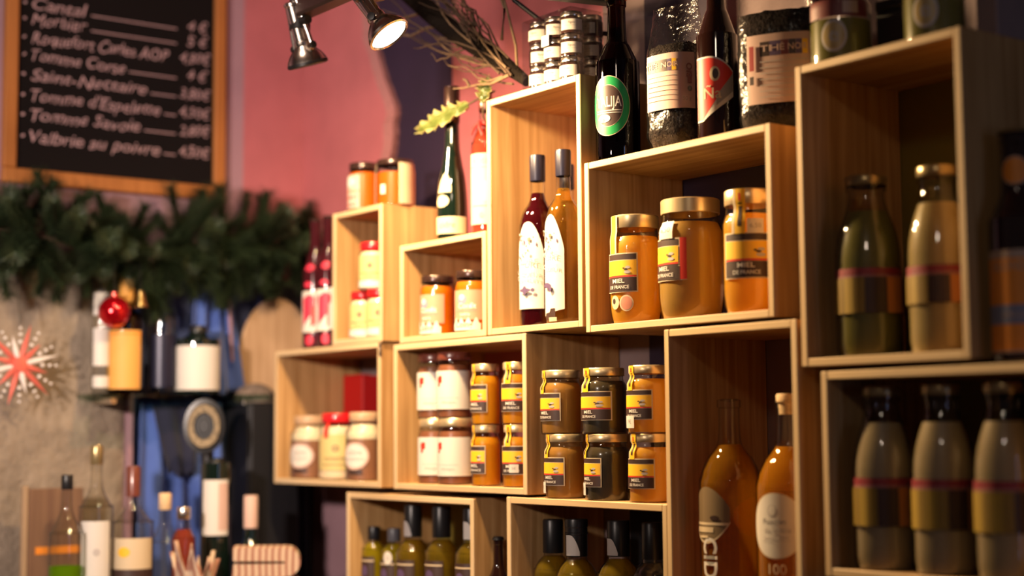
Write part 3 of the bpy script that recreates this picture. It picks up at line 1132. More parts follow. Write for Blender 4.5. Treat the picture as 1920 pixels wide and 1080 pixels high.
def bag(name, loc, w, d, H, fill, label, phi, lab, rz):
    t = thing(name, loc, label, 'bag', 'clear bags of dried tea', rz)

    def dims(z, grow=0.0):
        q = z / H
        bulge = min(1, (.25 + q * 6)) ** .5
        flat = 1 - max(0, (q - .62) / .38) ** 1.3
        return (w / 2 * (.86 + .14 * bulge) * (1 + .05 * max(0, q - .7)) + grow, max(.0025, d / 2 * bulge * (.08 + .92 * flat)) + grow)

    def shell(nm, z0, z1, grow, amp, mt, nz, capped):
        n = 40
        vs, fs = [], []
        for j in range(nz + 1):
            zz = z0 + (z1 - z0) * j / nz
            a_, b_ = dims(zz, grow)
            for k in range(n):
                a = 2 * pi * k / n
                dn = amp * (noise.noise((cos(a) * 3 + loc[0] * 9, sin(a) * 3, zz * 38)) + .5 * noise.noise((cos(a) * 7, sin(a) * 7 + loc[0], zz * 90)))
                ex = .8
                x = (a_ + dn) * math.copysign(abs(cos(a)) ** ex, cos(a))
                y = (b_ + dn) * math.copysign(abs(sin(a)) ** ex, sin(a))
                vs.append((x, y, zz + (amp * 2 * noise.noise((cos(a) * 4, sin(a) * 4, 3)) if j == nz else 0)))
        for j in range(nz):
            for k in range(n):
                fs.append((j * n + k, j * n + (k + 1) % n, (j + 1) * n + (k + 1) % n, (j + 1) * n + k))
        fs.append(tuple(reversed(range(n))))
        if capped:
            fs.append(tuple(nz * n + k for k in range(n)))
        me = bpy.data.meshes.new(nm)
        me.from_pydata(vs, [], fs)
        me.update()
        me.shade_smooth()
        return link_obj(nm, me, t, [mt])
    shell('tea_leaves', .003, fill, -.0035, .0028, tea_m, 22, True)
    shell('film', 0.0005, H, 0.0, .0030, film, 34, False)

    def surf(s, z, o):
        a_, b_ = dims(z, .0035 + o)
        a = phi + s / (w / 2) * (1.0 if d > .06 else .9)
        sx, cx = sin(a), cos(a)
        return (a_ * math.copysign(abs(sx) ** .8, sx), -b_ * math.copysign(abs(cx) ** .8, cx), z)
    wrap('label', t, surf, lab, cols=22, rows=8)
    return t


def tea_label(s0, s1, z0, z1, lines, two):
    h, w = z1 - z0, s1 - s0
    it = [rect(beige_p, s0, s1, z0, z1)]
    a0 = s0 + (w * .20 if two else w * .04)
    a1 = s1 - w * (.22 if two else .40)
    n = 6
    cols_ = [dark_p, purple_p, brown_print, dark_p, purple_p, yellow_p]
    for k in range(n):
        it.append(rect(cols_[k], a0 + (a1 - a0) * k / n, a0 + (a1 - a0) * (k + .97) / n, z1 - h * .32, z1 - h * .11))
    it.append(txt(beige_p, 'THÉ NOIR', (a0 + a1) / 2, z1 - h * .215, h * .13, 0, 1.0, .015))
    for k in range(lines):
        zz = z1 - h * (.40 + .085 * k)
        it.append(rect(faint_p, a0, a1 - (w * .08 if k % 2 else 0), zz - h * .008, zz + h * .005))
    b = s1 - w * .13
    it += [txt(brown_print, 'BIO', b, z1 - h * .33, h * .16, pi / 2, 1, .02), rect(brown_print, b - w * .045, b + w * .045, z1 - h * .56, z1 - h * .44), ell(dark_p, b, z1 - h * .66, w * .05, h * .05), txt(grey_p, '50 g', b - w * .06, z1 - h * .84, h * .10)]
    if two:
        b = s0 + w * .10
        it += [rect(red_dark, b - w * .035, b + w * .035, z1 - h * .52, z1 - h * .16), rect(dark_p, b - w * .03, b + w * .03, z1 - h * .72, z1 - h * .60)]
    return it


brown_print = pbr('maroon_print', (0.16, 0.03, 0.03), 0.5)
red_dark = pbr('dark_red_print', (0.30, 0.02, 0.02), 0.5)
bag('tea_bag', (-1.985, 1.832, zf), .100, .090, .262, .185, 'crinkled clear bag of black tea between the brown beer and the red-labelled bottle', .42, tea_label(-.044, .046, .070, .166, 6, False), .12)
bag('tea_bag', (-1.762, 1.850, zf), .132, .075, .262, .200, 'wide clear bag of black tea with a white label next to the tall shaded crate', .30, tea_label(-.056, .064, .046, .158, 7, True), .45)

R, H = .0342, .30
t = thing('red_label_bottle', (-1.879, 1.8255, zf), 'nearly black bottle with slanted red label between the two tea bags', 'bottle')
pr = beer_prof(R, H, .56, .78, .42)
lathe('bottle_glass', pr, brown_black, t)
crown_cap(t, R * .47, H, red_lid)
P = Prof(pr, R)
sl = .95
it = [shape(paper, -.036, .034, lambda s: (H * .115 + .00 + max(0, (s + .02)) * .75, H * .475 - 14 * max(0, s + .008) ** 2)),
      shape(red_p, -.035, .033, lambda s: (H * .125 + max(0, (s + .02)) * 1.35, H * .465 - 14 * max(0, s + .008) ** 2)),
      shape(grey_p, .004, .033, lambda s: (H * .13 + (s + .02) * .85, H * .15 + (s + .02) * 1.30)),
      ell(cream_p, .002, H * .375, .0085, H * .042), ell(dark_p, .003, H * .375, .005, H * .03), txt(cream_p, 'Ña', -.003, H * .265, H * .085, 0, 1, .01)]
wrap('label', t, cyl(P, .62), it, cols=24)

# clear box of little jam jars on the tall crate
zf = V(.3597)
bx, by = -2.336, 1.764
BW, BD, BH = .146, .094, .131
t = thing('clear_gift_box', (bx + BW / 2, by, zf), 'clear plastic gift box packed with little jam jars on the tall crate', 'box')
# walls of the box
bm_w = .0008
for nm, a in (('front_wall', (-BW / 2, BW / 2, 0, bm_w, 0, BH)), ('back_wall', (-BW / 2, BW / 2, BD - bm_w, BD, 0, BH)), ('side_wall', (-BW / 2, -BW / 2 + bm_w, bm_w, BD - bm_w, 0, BH)),
              ('side_wall', (BW / 2 - bm_w, BW / 2, bm_w, BD - bm_w, 0, BH)), ('lid', (-BW / 2, BW / 2, 0, BD, BH, BH + .001)), ('tray', (-BW / 2, BW / 2, 0, BD, -.0 , .0012))):
    box(nm, *a, box_plastic if nm != 'tray' else black_pl, t, 0)
fr = wrap('price_tag', t, lambda s, z, o: (s, -.0006 - o, z), [rect(paper, -.012, .010, .072, .092), txt(grey_p, '12€', -.001, .082, .010)])
jr = .0225
jh = .0418
proto = None
k = 0
for lay in range(3):
    zz = zf + .0016 + lay * (jh + .0004)
    for ix in range(3):
        for iy in range(2):
            if iy == 1 and ix < 2:
                continue
            k += 1
            lx = bx + .0265 + ix * .0462
            ly = by + .0245 + iy * .0455
            row = ('bottom', 'middle', 'top')[lay]
            if iy:
                lb = f'little jam jar, {row} layer of the clear box, behind the corner jar'
            else:
                lb = f'little jam jar, {row} layer of the clear box, ' + ('nearest the dark branches', 'middle of the front row', 'corner towards the brown beer')[ix]
            if proto is None:
                proto = thing('jam_jar', (lx, ly, zz), lb, 'jar', 'little jam jars in the clear box', .5)
                pj = jar_body(jr, jh, .88, .80, .92)
                lathe('jam', inside(pj, .0012, jh * .74), jar_dark, proto, 24)
                lathe('glass', pj, clear, proto, 24)
                lathe('lid', lid_prof(jr * .93, jh * .78, jh), chrome, proto, 24)
                wrap('label', proto, cyl(Prof(pj, jr), 0), [rect(paper, -jr * .95, jr * .95, jh * .14, jh * .62), rect(faint_p, -jr * .5, jr * .5, jh * .32, jh * .35), txt(grey_p, 'figue', 0, jh * .47, jh * .16)])
            else:
                dup(proto, (lx, ly, zz), lb, random.uniform(.1, 1.0))

# bright crate: chestnut jars and small honey jars
g = 'white-labelled chestnut jars'
zf = V(-.0668) + TH
R, H = .0352, .131


def chest(loc, label, lidm, rz):
    t = thing('chestnut_jar', loc, label, 'jar', g, rz)
    pr = jar_body(R, H, .90, .84, .94)
    lathe('contents', inside(pr, .002, H * .80), chestnut, t)
    lathe('glass', pr, clear, t)
    lathe('lid', lid_prof(R * .96, H * .87, H), lidm, t)
    wrap('label', t, cyl(Prof(pr, R), .5), [rect(paper, -R * 1.9, R * 1.5, H * .13, H * .71), shape(red_p, -R * .75, -R * .38, lambda s: (H * (.52 + 2.2 * abs(s + R * .55)), H * (.64 - 3.0 * abs(s + R * .50)))),
                                           ell(red_p, -R * .62, H * .50, R * .10, H * .03), rect(faint_p, -R * .6, R * .6, H * .30, H * .304), txt(faint_p, 'châtaigne', 0, H * .24, H * .06)])
    return t


c1 = chest((-2.702, 1.811, zf), 'white-labelled chestnut jar, lower one of the stack against the crate side', gold_lid, .25)
chest((-2.613, 1.799, zf), 'white-labelled chestnut jar at the bottom next to the small honey jars', gold_lid, .0)
H0 = H
chest((-2.706, 1.812, zf + H + .0002), 'white-labelled chestnut jar with brown lid, upper one against the crate side', brown_lid, .2)
chest((-2.616, 1.799, zf + H + .0002), 'white-labelled chestnut jar with brown lid stacked next to the small honey jars', brown_lid, .1)
g = 'small honey jars in the bright crate'
hs = .1165
honey_jar('small_honey_jar', (-2.494, 1.789, zf), .0285, hs, honey_orange, 'small honey jar at the bottom beside the white-labelled jars', g, .10, .80)
honey_jar('small_honey_jar', (-2.4085 - .0, 1.791, zf), .0285, hs, honey_orange, 'small honey jar at the bottom with a price tag, next to the crate side', g, .55, 1.0, .004, .30, price='5€')
honey_jar('small_honey_jar', (-2.494, 1.789, zf + hs + .0004), .0285, hs, honey_orange, 'small honey jar stacked beside the white-labelled jars', g, .18, .86)
honey_jar('small_honey_jar', (-2.4085, 1.791, zf + hs + .0004), .0285, hs, honey_orange, 'small honey jar on the upper row next to the crate side', g, .60, 1.05)
for nme, xx in (('small_honey_jar.001', -2.396), ('small_honey_jar.003', -2.397)):
    bpy.data.objects[nme].location.x = xx

# six honey jars on the low crate
g = 'honey jars stacked two high on the low crate'
zf = V(-.0695)
hs = .115
for (x, y, lay, r, cont, lb, ph_, lw_, tg) in (
        (-2.261, 1.797, 0, .0368, honey_tan, 'tan honey jar with price tag, lower one of the stack beside the bright crate', .10, .78, -.022),
        (-2.146, 1.800, 0, .0395, honey_dark, 'dark honey jar with price tag, at the bottom in the middle stack', -.10, .72, -.018),
        (-2.0275, 1.798, 0, .0384, honey, 'golden honey jar at the bottom next to the tall apple juice crate', .18, .82, None),
        (-2.270, 1.798, 1, .0378, honey_tan, 'tan honey jar without price tag, on top beside the bright crate', .05, .80, None),
        (-2.152, 1.800, 1, .0398, honey_dark, 'dark honey jar on top of the middle stack', .20, 1.02, None),
        (-2.0300, 1.798, 1, .0382, honey, 'golden honey jar with price tag on top next to the tall apple juice crate', .15, .84, -.012)):
    honey_jar('stacked_honey_jar', (x, y, zf + lay * (hs + .0004)), r, hs, cont, lb, g, ph_, lw_, tg, .17 if tg else None, True, 0, (.20, .64), price='7€')

# oil bottles in the two low crates
def oil_bottle(loc, R, H, capH, capR, liq, capm, label, group, medal=None, sh=.60, ring=False):
    t = thing('oil_bottle', loc, label, 'bottle', group)
    zc = H - capH
    pr = [(0, .003), (R * .88, 0), (R * .97, .003)] + smooth_prof([(R, .010), (R, zc - R * 1.15), (R * .93, zc - R * .75), (R * .72, zc - R * .38), (R * .52, zc - R * .16), (capR * .92, zc), (capR * .9, H - .012)], 5) + [(0, H - .012)]
    lathe('oil', inside(pr, .002, zc - .006), liq, t)
    lathe('bottle_glass', pr, clear_thick, t)
    cp = [(capR * .98, zc), (capR, zc + .001), (capR, H - .003), (capR * .93, H), (0, H)]
    if ring:
        cp = [(capR * .98, zc), (capR, zc + .001), (capR, H - .028), (capR * 1.04, H - .027), (capR * 1.04, H - .024), (capR, H - .023), (capR, H - .015), (capR * 1.04, H - .014), (capR * 1.04, H - .004), (capR, H), (0, H)]
    lathe('cap', cp, capm, t)
    P = Prof(pr, R)
    zl = zc - R * 1.3
    wrap('label', t, cyl(P, .35), [rect(dark_p, -R * .7, R * .7, zl - .09, zl), rect(cream_p, -R * .65, R * .65, zl - .010, zl - .007), ell(purple_p, -R * .2, zl - .03, R * .3, .012)])
    if medal == 'cap':
        wrap('medallion', t, cyl(capR, .42), [shape(paper, -capR * .6, capR * .75, lambda s: (zc + .002, zc + capH * (.58 - .45 * max(0, (s + capR * .1) / (capR * .85)) ** 2)))], off=.0008)
    if medal == 'grey':
        wrap('medallion', t, cyl(capR, .30), [shape(faint_p, -capR * .7, capR * .5, lambda s: (zc + .002, zc + capH * (.50 - .40 * max(0, (s + capR * .2) / (capR * .7)) ** 2)))], off=.0008)
    if medal == 'body':
        wrap('medallion', t, cyl(P, .55), [ell(paper, 0, zl + .004, R * .32, .014), txt(grey_p, 'O', 0, zl + .004, .012)], off=.0025)
    return t


g = 'oil bottles in the low crate below the bright one'
zf = V(-.2425) + TH
grey_cap = pbr('grey_cap', (0.10, 0.10, 0.12), 0.4)
oil_bottle((-2.925, 1.802, zf), .0262, .212, .028, .0135, oil, black_pl, 'small yellow oil bottle with shiny black cap against the crate side', g)
oil_bottle((-2.866, 1.815, zf), .0285, .210, .027, .0140, oil, grey_cap, 'small yellow oil bottle with grey cap and white round sticker', g, 'body')
oil_bottle((-2.778, 1.806, zf), .0350, .263, .066, .0185, oil_dark, black_pl, 'round-shouldered oil bottle with tall black cap showing a grey seal', g, 'grey')
oil_bottle((-2.676, 1.808, zf), .0345, .263, .062, .0190, oil_dark, black_pl, 'amber oil bottle with plain tall black cap, second from the crate side', g)
oil_bottle((-2.568, 1.806, zf), .0335, .263, .062, .0170, oil_dark, black_pl, 'oil bottle with white seal on its black cap, behind the crate side edge', g, 'cap')
g = 'oil bottles in the low crate below the honey jars'
oil_bottle((-2.330, 1.822, zf), .0370, .250, .061, .0190, oil_dark, black_pl, 'olive oil bottle with plain tall black cap, farthest into the crate', g)
oil_bottle((-2.249, 1.812, zf), .0375, .254, .066, .0200, oil_dark, black_pl, 'olive oil bottle with a white seal on its ribbed black cap', g, 'cap', .6, True)
oil_bottle((-2.142, 1.820, zf), .0385, .256, .062, .0200, oil_dark, black_pl, 'olive oil bottle whose black cap bears a dim grey seal', g, 'grey')
oil_bottle((-2.052, 1.820, zf), .0380, .256, .062, .0190, clear_thick, black_pl, 'clear-shouldered oil bottle nearest the apple juice crate', g)
t = thing('small_dark_bottle', (-2.4705, 1.799, V(-.2425)), 'little dark bottle standing in the gap between the two low crates', 'bottle')
pr = beer_prof(.018, .225, .62, .80, .5)
lathe('bottle_glass', pr, brown_black, t, 24)
crown_cap(t, .0105, .225, black_pl)

# apple juice bottles
def juice(loc, R, H, label, phi, kind):
    t = thing('juice_bottle', loc, label, 'bottle', 'apple juice bottles')
    pr = [(0, .004), (R * .88, 0), (R * .97, .003)] + smooth_prof([(R, .012), (R, H * .54), (R * .95, H * .62), (R * .75, H * .70), (R * .50, H * .75), (R * .38, H * .79), (R * .34, H * .86), (R * .34, H * .955)], 5) + [(R * .38, H * .958), (R * .38, H * .995), (R * .28, H), (R * .28, H * .99), (0, H * .985)]
    lathe('juice', inside(pr[:-5], .0025, H * .775), apple, t)
    lathe('bottle_glass', pr, clear, t)
    P = Prof(pr, R)
    if kind == 'dark':
        w = R * .85
        wrap('label', t, cyl(P, phi), [shape(olive_p, -w, w, lambda s: (H * (.30 + .10 * (s / w) ** 2), H * (.57 - .10 * abs(s / w) ** 2))), shape(cream_p, -w, w, lambda s: (H * (.295 + .10 * (s / w) ** 2), H * (.305 + .10 * (s / w) ** 2))),
                                       rect(cream_p, -w * .9, w * .93, H * .385, H * .398), rect(cream_p, -w * .8, w * .35, H * .35, H * .375), ell(dark_p, w * .4, H * .42, w * .2, H * .012), rect(cream_p, -w * .4, w * .1, H * .322, H * .334)])
        wrap('lettering', t, cyl(P, phi), [txt(paper, 'CIDRE', R * .1, H * .16, H * .12, -pi / 2, 1, .02)], off=.0008)
    else:
        rs, rz_ = R * .92, H * .155
        wrap('label', t, cyl(P, phi), [ell(cream_p, 0, H * .405, rs, rz_), ell(paper, 0, H * .405, rs * .95, rz_ * .97), ell(faint_p, -rs * .1, H * .475, rs * .18, H * .03), ell(paper, -rs * .1, H * .478, rs * .13, H * .025),
                                       txt(grey_p, 'Pommes', -rs * .05, H * .425, H * .036, 0, 1.0), txt(faint_p, 'de Savoie', rs * .05, H * .385, H * .036), txt(faint_p, 'pur jus artisanal', 0, H * .352, H * .020), rect(faint_p, -rs * .5, rs * .5, H * .335, H * .337)])
        wrap('lettering', t, cyl(P, phi), [txt(cream_p, '100', 0, H * .20, H * .07)], off=.0008)
        lathe('cork', [(R * .25, H * .93), (R * .27, H * .985), (R * .33, H * .99), (R * .34, H * 1.02), (R * .31, H * 1.03), (0, H * 1.03)], cork_m, t)
    wrap('back_label', t, cyl(P, phi + pi), [ell(salmon_p if kind == 'dark' else orange_p, 0, H * .41, R * .8, H * .095)], off=.0006)
    return t


zf = V(-.1655) + TH
juice((-1.868, 1.826, zf), .0505, .327, 'amber bottle with dark leaf-shaped label and clear neck, no cork', -.08, 'dark')
juice((-1.7365, 1.824, zf), .0520, .323, 'amber apple juice bottle with white oval label and a cork', .32, 'oval')

# soup bottles
def soup(loc, R, H, content, label, group, phi, rz, labz=(.235, .48), lid=True):
    t = thing('soup_bottle', loc, label, 'bottle', group, rz)
    pr = [(0, .003), (R * .86, 0), (R * .96, .003)] + smooth_prof([(R, .014), (R, H * .50), (R * .97, H * .60), (R * .86, H * .70), (R * .68, H * .79), (R * .57, H * .86), (R * .55, H * .91)], 5) + [(R * .60, H * .915), (R * .62, H * .93), (R * .62, H * .955), (R * .56, H * .96), (R * .56, H * .985), (0, H * .985)]
    lathe('soup', inside(pr[:-6], .0022, H * .80), content, t)
    lathe('bottle_glass', pr, clear_thick, t)
    if lid:
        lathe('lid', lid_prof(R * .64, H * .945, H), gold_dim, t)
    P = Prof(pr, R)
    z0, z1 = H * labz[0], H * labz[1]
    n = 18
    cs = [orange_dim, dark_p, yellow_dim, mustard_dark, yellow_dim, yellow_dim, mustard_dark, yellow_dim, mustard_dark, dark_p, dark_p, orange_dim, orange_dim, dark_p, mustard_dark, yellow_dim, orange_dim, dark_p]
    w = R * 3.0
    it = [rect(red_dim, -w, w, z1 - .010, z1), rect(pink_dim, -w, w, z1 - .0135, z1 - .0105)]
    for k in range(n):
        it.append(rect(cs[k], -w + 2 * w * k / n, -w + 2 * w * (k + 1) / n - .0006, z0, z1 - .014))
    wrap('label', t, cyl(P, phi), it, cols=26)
    return t


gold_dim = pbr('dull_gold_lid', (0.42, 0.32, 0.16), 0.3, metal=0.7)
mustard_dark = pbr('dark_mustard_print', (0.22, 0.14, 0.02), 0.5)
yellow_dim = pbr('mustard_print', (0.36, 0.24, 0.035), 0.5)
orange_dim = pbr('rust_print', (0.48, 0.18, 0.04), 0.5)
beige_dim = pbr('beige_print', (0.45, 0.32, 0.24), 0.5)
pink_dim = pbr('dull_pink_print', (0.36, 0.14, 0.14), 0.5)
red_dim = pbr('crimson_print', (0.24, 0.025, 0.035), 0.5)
g = 'soup bottles in the tall shaded crate'
zf = V(.0518) + TH
soup((-1.566, 1.823, zf), .0480, .270, soup_green, 'green soup bottle with striped label in the shaded crate', g, .6, 0)
soup((-1.424, 1.819, zf), .0450, .266, soup_cream, 'cream soup bottle with orange striped label in the shaded crate', g, .3, 0, (.26, .46))
bpy.data.objects['soup_bottle.001'].location.x = -1.432
g = 'beige soup bottles in the low shaded crate'
zf = V(-.1220) + TH
soup((-1.535, 1.808, zf), .0436, .262, soup_grey, 'beige soup bottle nearest the apple juice crate', g, .5, 0, (.24, .50))
soup((-1.427, 1.806, zf), .0425, .262, soup_grey, 'middle beige soup bottle of the three', g, .8, 0, (.24, .50))
soup((-1.322, 1.804, zf), .0420, .262, soup_grey, 'beige soup bottle cut by the picture edge, below the orange-labelled beer', g, .85, 0, (.24, .50))

# beer beside the shaded crate
zf = V(.0470)
R, H = .0405, .318
t = thing('orange_label_beer', (-.7505 * S, 1.812, zf), 'dark beer bottle with orange and blue label standing beside the shaded crate', 'bottle')
t.location.x = -.761 * S + R + .002
pr = beer_prof(R, H, .56, .76, .50)
lathe('bottle_glass', pr, brown_black, t)
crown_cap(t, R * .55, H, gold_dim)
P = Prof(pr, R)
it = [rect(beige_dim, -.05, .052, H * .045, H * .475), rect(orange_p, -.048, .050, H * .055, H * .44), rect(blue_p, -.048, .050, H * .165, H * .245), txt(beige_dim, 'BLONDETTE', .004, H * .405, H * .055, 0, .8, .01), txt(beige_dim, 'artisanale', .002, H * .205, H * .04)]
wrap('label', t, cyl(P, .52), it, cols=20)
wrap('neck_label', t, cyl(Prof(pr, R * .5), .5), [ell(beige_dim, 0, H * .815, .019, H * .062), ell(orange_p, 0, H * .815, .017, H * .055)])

# on the tall shaded crate
g = 'jars on the tall shaded crate'
zf = V(.310)
for (x, y, r, h, cont, lb, ph_) in ((-1.606, 1.822, .0468, .125, soup_green, 'olive jar with pale round emblem next to the wide tea bag', .5), (-1.428, 1.818, .0434, .125, soup_green, 'olive jar at the corner of the shaded crate top', .4)):
    t = thing('olive_jar', (x, y, zf), lb, 'jar', g)
    pr = jar_body(r, h, .88, .84, .93)
    lathe('contents', inside(pr, .002, h * .55), cont, t)
    lathe('glass', pr, clear_thick, t)
    lathe('lid', lid_prof(r * .93, h * .87, h), dark_lid, t)
    wrap('label', t, cyl(Prof(pr, r), ph_), [ell(faint_p, 0, h * .33, r * .42, h * .20), ell(soup_cream, 0, h * .33, r * .35, h * .165), txt(faint_p, 'e', 0, h * .34, h * .26, 0, 1, .02)])
    wrap('upper_label', t, cyl(Prof(pr, r), ph_), [rect(brown_print, -r * 1.0, r * 1.2, h * .56, h * .78), rect(beige_dim, r * .3, r * .8, h * .60, h * .75)])
t = thing('black_tin', (-1.512, 1.865, zf), 'square black tin between the two olive jars', 'tin', g)
box('tin_body', -.034, .034, -.034, .034, 0, .075, black_pl, t, .003)
box('lid', -.0352, .0352, -.0352, .0352, .075, .092, black_pl, t, .003)
t = thing('mauve_box', (-1.358, 1.895, zf), 'small dull mauve carton at the back of the shaded crate top', 'box', g)
box('carton', -.018, .018, -.05, .05, 0, .12, mauve, t, .002)
box('flap', -.0185, .0185, -.051, .051, .118, .1225, dark_p, t, .0005)

# ------------------------------------------------------------------ track, spotlights, cable
def frame_axis(d):
    return Vector(d).to_track_quat('Z', 'Y').to_matrix().to_4x4()


t = thing('light_track', (-2.5, 1.45, 2.27), 'dark lighting track carrying the two chrome spotlights', 'track')
box('rail', -.115, .7, -.018, .018, -.035, .035, pbr('dark_rail', (0.035, 0.016, 0.013), 0.4), t, .004)
box('end_cap', -.127, -.115, -.021, .021, -.038, .038, black_pl, t, .002)
tube('ceiling_rod', [(-.1, 0, .035), (-.1, 0, ZC - 2.27)], .008, black_mt, t)
tube('ceiling_rod', [(.5, 0, .035), (.5, 0, ZC - 2.27)], .008, black_mt, t)


def spot(loc, d, label, lit):
    t = thing('track_spotlight', loc, label, 'lamp', 'chrome track spotlights')
    M4 = frame_axis(d)          # local +Z = beam direction, origin at the lens
    # a bell shaped reflector head, a slim chrome socket barrel behind it
    lathe('reflector', [(.0335, 0), (.0365, -.001), (.0385, -.005), (.037, -.010), (.031, -.020), (.024, -.028), (.0185, -.033), (.0165, -.036)], chrome, t, 36, M4=M4)
    lathe('rim', [(.0335, .0005), (.036, .003), (.0395, .001), (.0395, -.004), (.0375, -.006)], black_mt if not lit else chrome, t, 36, M4=M4)
    lathe('lens', [(0, .0), (.0335, .0), (.0335, -.002), (0, -.002)], lens_emit, t, 36, M4=M4)
    lathe('barrel', [(.0165, -.036), (.0170, -.038), (.0170, -.044), (.0150, -.046), (.0150, -.112), (.0170, -.114), (.0170, -.119), (.012, -.122), (0, -.122)], chrome, t, 28, M4=M4)
    ax = M4.to_3x3() @ Vector((1, 0, 0))
    bz = M4.to_3x3() @ Vector((0, 0, 1))
    for s in (-1, 1):
        p0 = bz * -.030 + ax * (.027 * s)
        tube('side_arm', [p0, p0 - bz * .045 - ax * (.006 * s), p0 - bz * .092 - ax * (.012 * s)], .005, chrome, t, 8)
        lathe('arm_screw', [(0, 0), (.007, 0), (.007, .005), (0, .006)], black_mt, t, 12, loc=tuple(p0 - bz * .004), M4=frame_axis(ax * s))
    tube('pivot_knob', [bz * -.082 + ax * -.034, bz * -.082 + ax * -.016], .009, black_mt, t, 12)
    top = bz * -.122
    w = Vector((loc[0], 1.45, 2.235)) - Vector(loc)
    w.x = top.x * .6
    tube('stem', [top, top * 1.06 + (w - top) * .4, w], .006, chrome, t, 10)
    lathe('track_adapter', [(0, 0), (.020, 0), (.020, .016), (.012, .022), (0, .022)], black_mt, t, 20, loc=(w.x, w.y, w.z - .022))
    return t


spot(LAMP, LAMP_DIR, 'lit chrome track spotlight with a glowing white lens', True)
spot(LAMP2, LAMP2_DIR, 'chrome track spotlight at the end of the track, its lens turned down', False)

t = thing('black_cable', (-2.30, 1.70, 2.25), 'black cable hanging from a dark bar behind the clear box', 'cable')
pts = []
for i in range(13):
    a = i / 12
    pts.append((-.052 + .11 * a, .02 + .16 * a, .10 - .20 * a + .05 * (a - .5) ** 2 + .02 * a * a * a))
tube('cord', [(-.06, .02, .70), (-.058, .02, .3), (-.052, .03, .06), (-.040, .05, .005), (-.010, .09, -.035), (.03, .13, -.055), (.10, .20, -.07)], .0045, black_pl, t, 8)
bar = box('conduit_bar', -.5, .12, -.013, .013, -.013, .013, black_mt, None, .002)
bar.location = (-1.955, 1.70, 2.205)
bar.rotation_euler = (0, radians(4), radians(62))
bar.location = (-2.20, 1.72, 2.235)
tag(bar, 'dark metal bar crossing above the clear gift box', 'bar')

# ------------------------------------------------------------------ twigs and holly
random.seed(21)
A = Vector((-2.335, 1.775, V(.3597) + .016))
B = Vector((-2.80, 1.735, 2.42))
t = thing('twig_bundle', tuple(A), 'bundle of dry twigs around a thick dark branch above the tall crate', 'branches')
D = B - A
tube('branch', [D * q + Vector((0.004 * sin(q * 9), 0, .004 * cos(q * 7))) for q in (0, .15, .3, .45, .6, .8, 1)], [.010, .016, .019, .020, .021, .022, .023], black_mt if False else pbr('dark_bark', (0.010, 0.007, 0.005), 0.95, spec=0.1, bump=0.6, bscale=120), t, 12)
n_ = D.normalized()
e1 = n_.cross(Vector((0, 1, 0))).normalized()      # across the branch, in the wall plane
if e1.z < 0:
    e1 = -e1
e2 = n_.cross(e1)
for k in range(38):
    q0 = random.uniform(.02, .35)
    q1 = random.uniform(.35, 1.0)
    side = random.choice([-1, 1, 1, -1])
    base = D * q0 + e1 * random.uniform(-.015, .015) + e2 * random.uniform(-.02, .012)
    reach = random.uniform(.015, .085) * side
    tip = D * q1 + e1 * reach + e2 * random.uniform(-.035, .02)
    pts, rr = [], []
    wob = random.uniform(0, 6)
    for i in range(9):
        f = i / 8
        p = base.lerp(tip, f) + e1 * (side * .016 * sin(f * pi) * random.uniform(.5, 1.1)) + e1 * (.007 * sin(wob + f * 8)) + e2 * (.006 * cos(wob + f * 7))
        pts.append(p)
        rr.append(.0024 * (1 - .7 * f))
    tube('twig', pts, rr, random.choice([bark, bark, bark_pale]), t, 6)
# twigs that leave the bundle
for pts in ([(-.03, -.02, .02), (-.08, -.025, .012), (-.13, -.02, .02), (-.18, -.02, .022), (-.215, -.02, .027)], [(-.16, -.02, .022), (-.17, -.02, .035), (-.18, -.02, .04)],
            [(-.25, -.02, .16), (-.31, -.02, .17), (-.37, -.02, .165), (-.44, -.02, .185)], [(-.24, -.03, .18), (-.32, -.03, .20), (-.40, -.03, .205)],
            [(-.08, .0, .10), (-.07, .0, .16), (-.10, 0, .22), (-.095, 0, .26)], [(-.03, 0, .02), (-.035, 0, .08), (-.06, 0, .15), (-.08, 0, .2)]):
    tube('twig', pts, [.0034 - .0005 * i for i in range(len(pts))], bark_pale, t, 6)


def holly(name, loc, length, width, d, label):
    t = thing(name, loc, label, 'leaf')
    d = Vector(d).normalized()
    up = Vector((0.35, -.9, .12))
    side = d.cross(up).normalized()
    nrm = side.cross(d)
    n = 40
    vs, fs, mi = [], [], []
    for i in range(n + 1):
        f = i / n
        env = (sin(pi * min(1, f * .93 + .05)) ** .6)
        spike = abs(((f * 7) % 1) - .5) * 2
        w_in = width * env * .36
        w_out = width * env * (.40 + .34 * spike ** 2)
        c = d * (length * f) + nrm * (-.012 * f * f)
        for s in (-1, 1):
            wav = .004 * sin(f * 22) * s
            vs += [tuple(c + nrm * .002), tuple(c + side * (s * w_in) - nrm * (.003 - wav)), tuple(c + d * (spike * .006) + side * (s * w_out) + nrm * (spike * .004 + wav))]
    for i in range(n):
        for s in (0, 1):
            a = i * 6 + s * 3
            b = a + 6
            q1, q2 = (a, b, b + 1, a + 1), (a + 1, b + 1, b + 2, a + 2)
            if s:
                q1, q2 = q1[::-1], q2[::-1]
            fs += [q1, q2]
            mi += [0, 1]
    me = bpy.data.meshes.new('leaf_blade')
    me.from_pydata(vs, [], fs)
    for p, k in zip(me.polygons, mi):
        p.material_index = k
    me.update()
    ob = link_obj('leaf_blade', me, t, [holly_m, holly_edge])
    so = ob.modifiers.new('thick', 'SOLIDIFY')
    so.thickness = .0009
    tube('stalk', [(0, 0, 0), tuple(d * -.03 + Vector((0, .004, .004))), tuple(d * -.06 + Vector((0, .02, .012)))], .002, bark, t, 6)
    return t


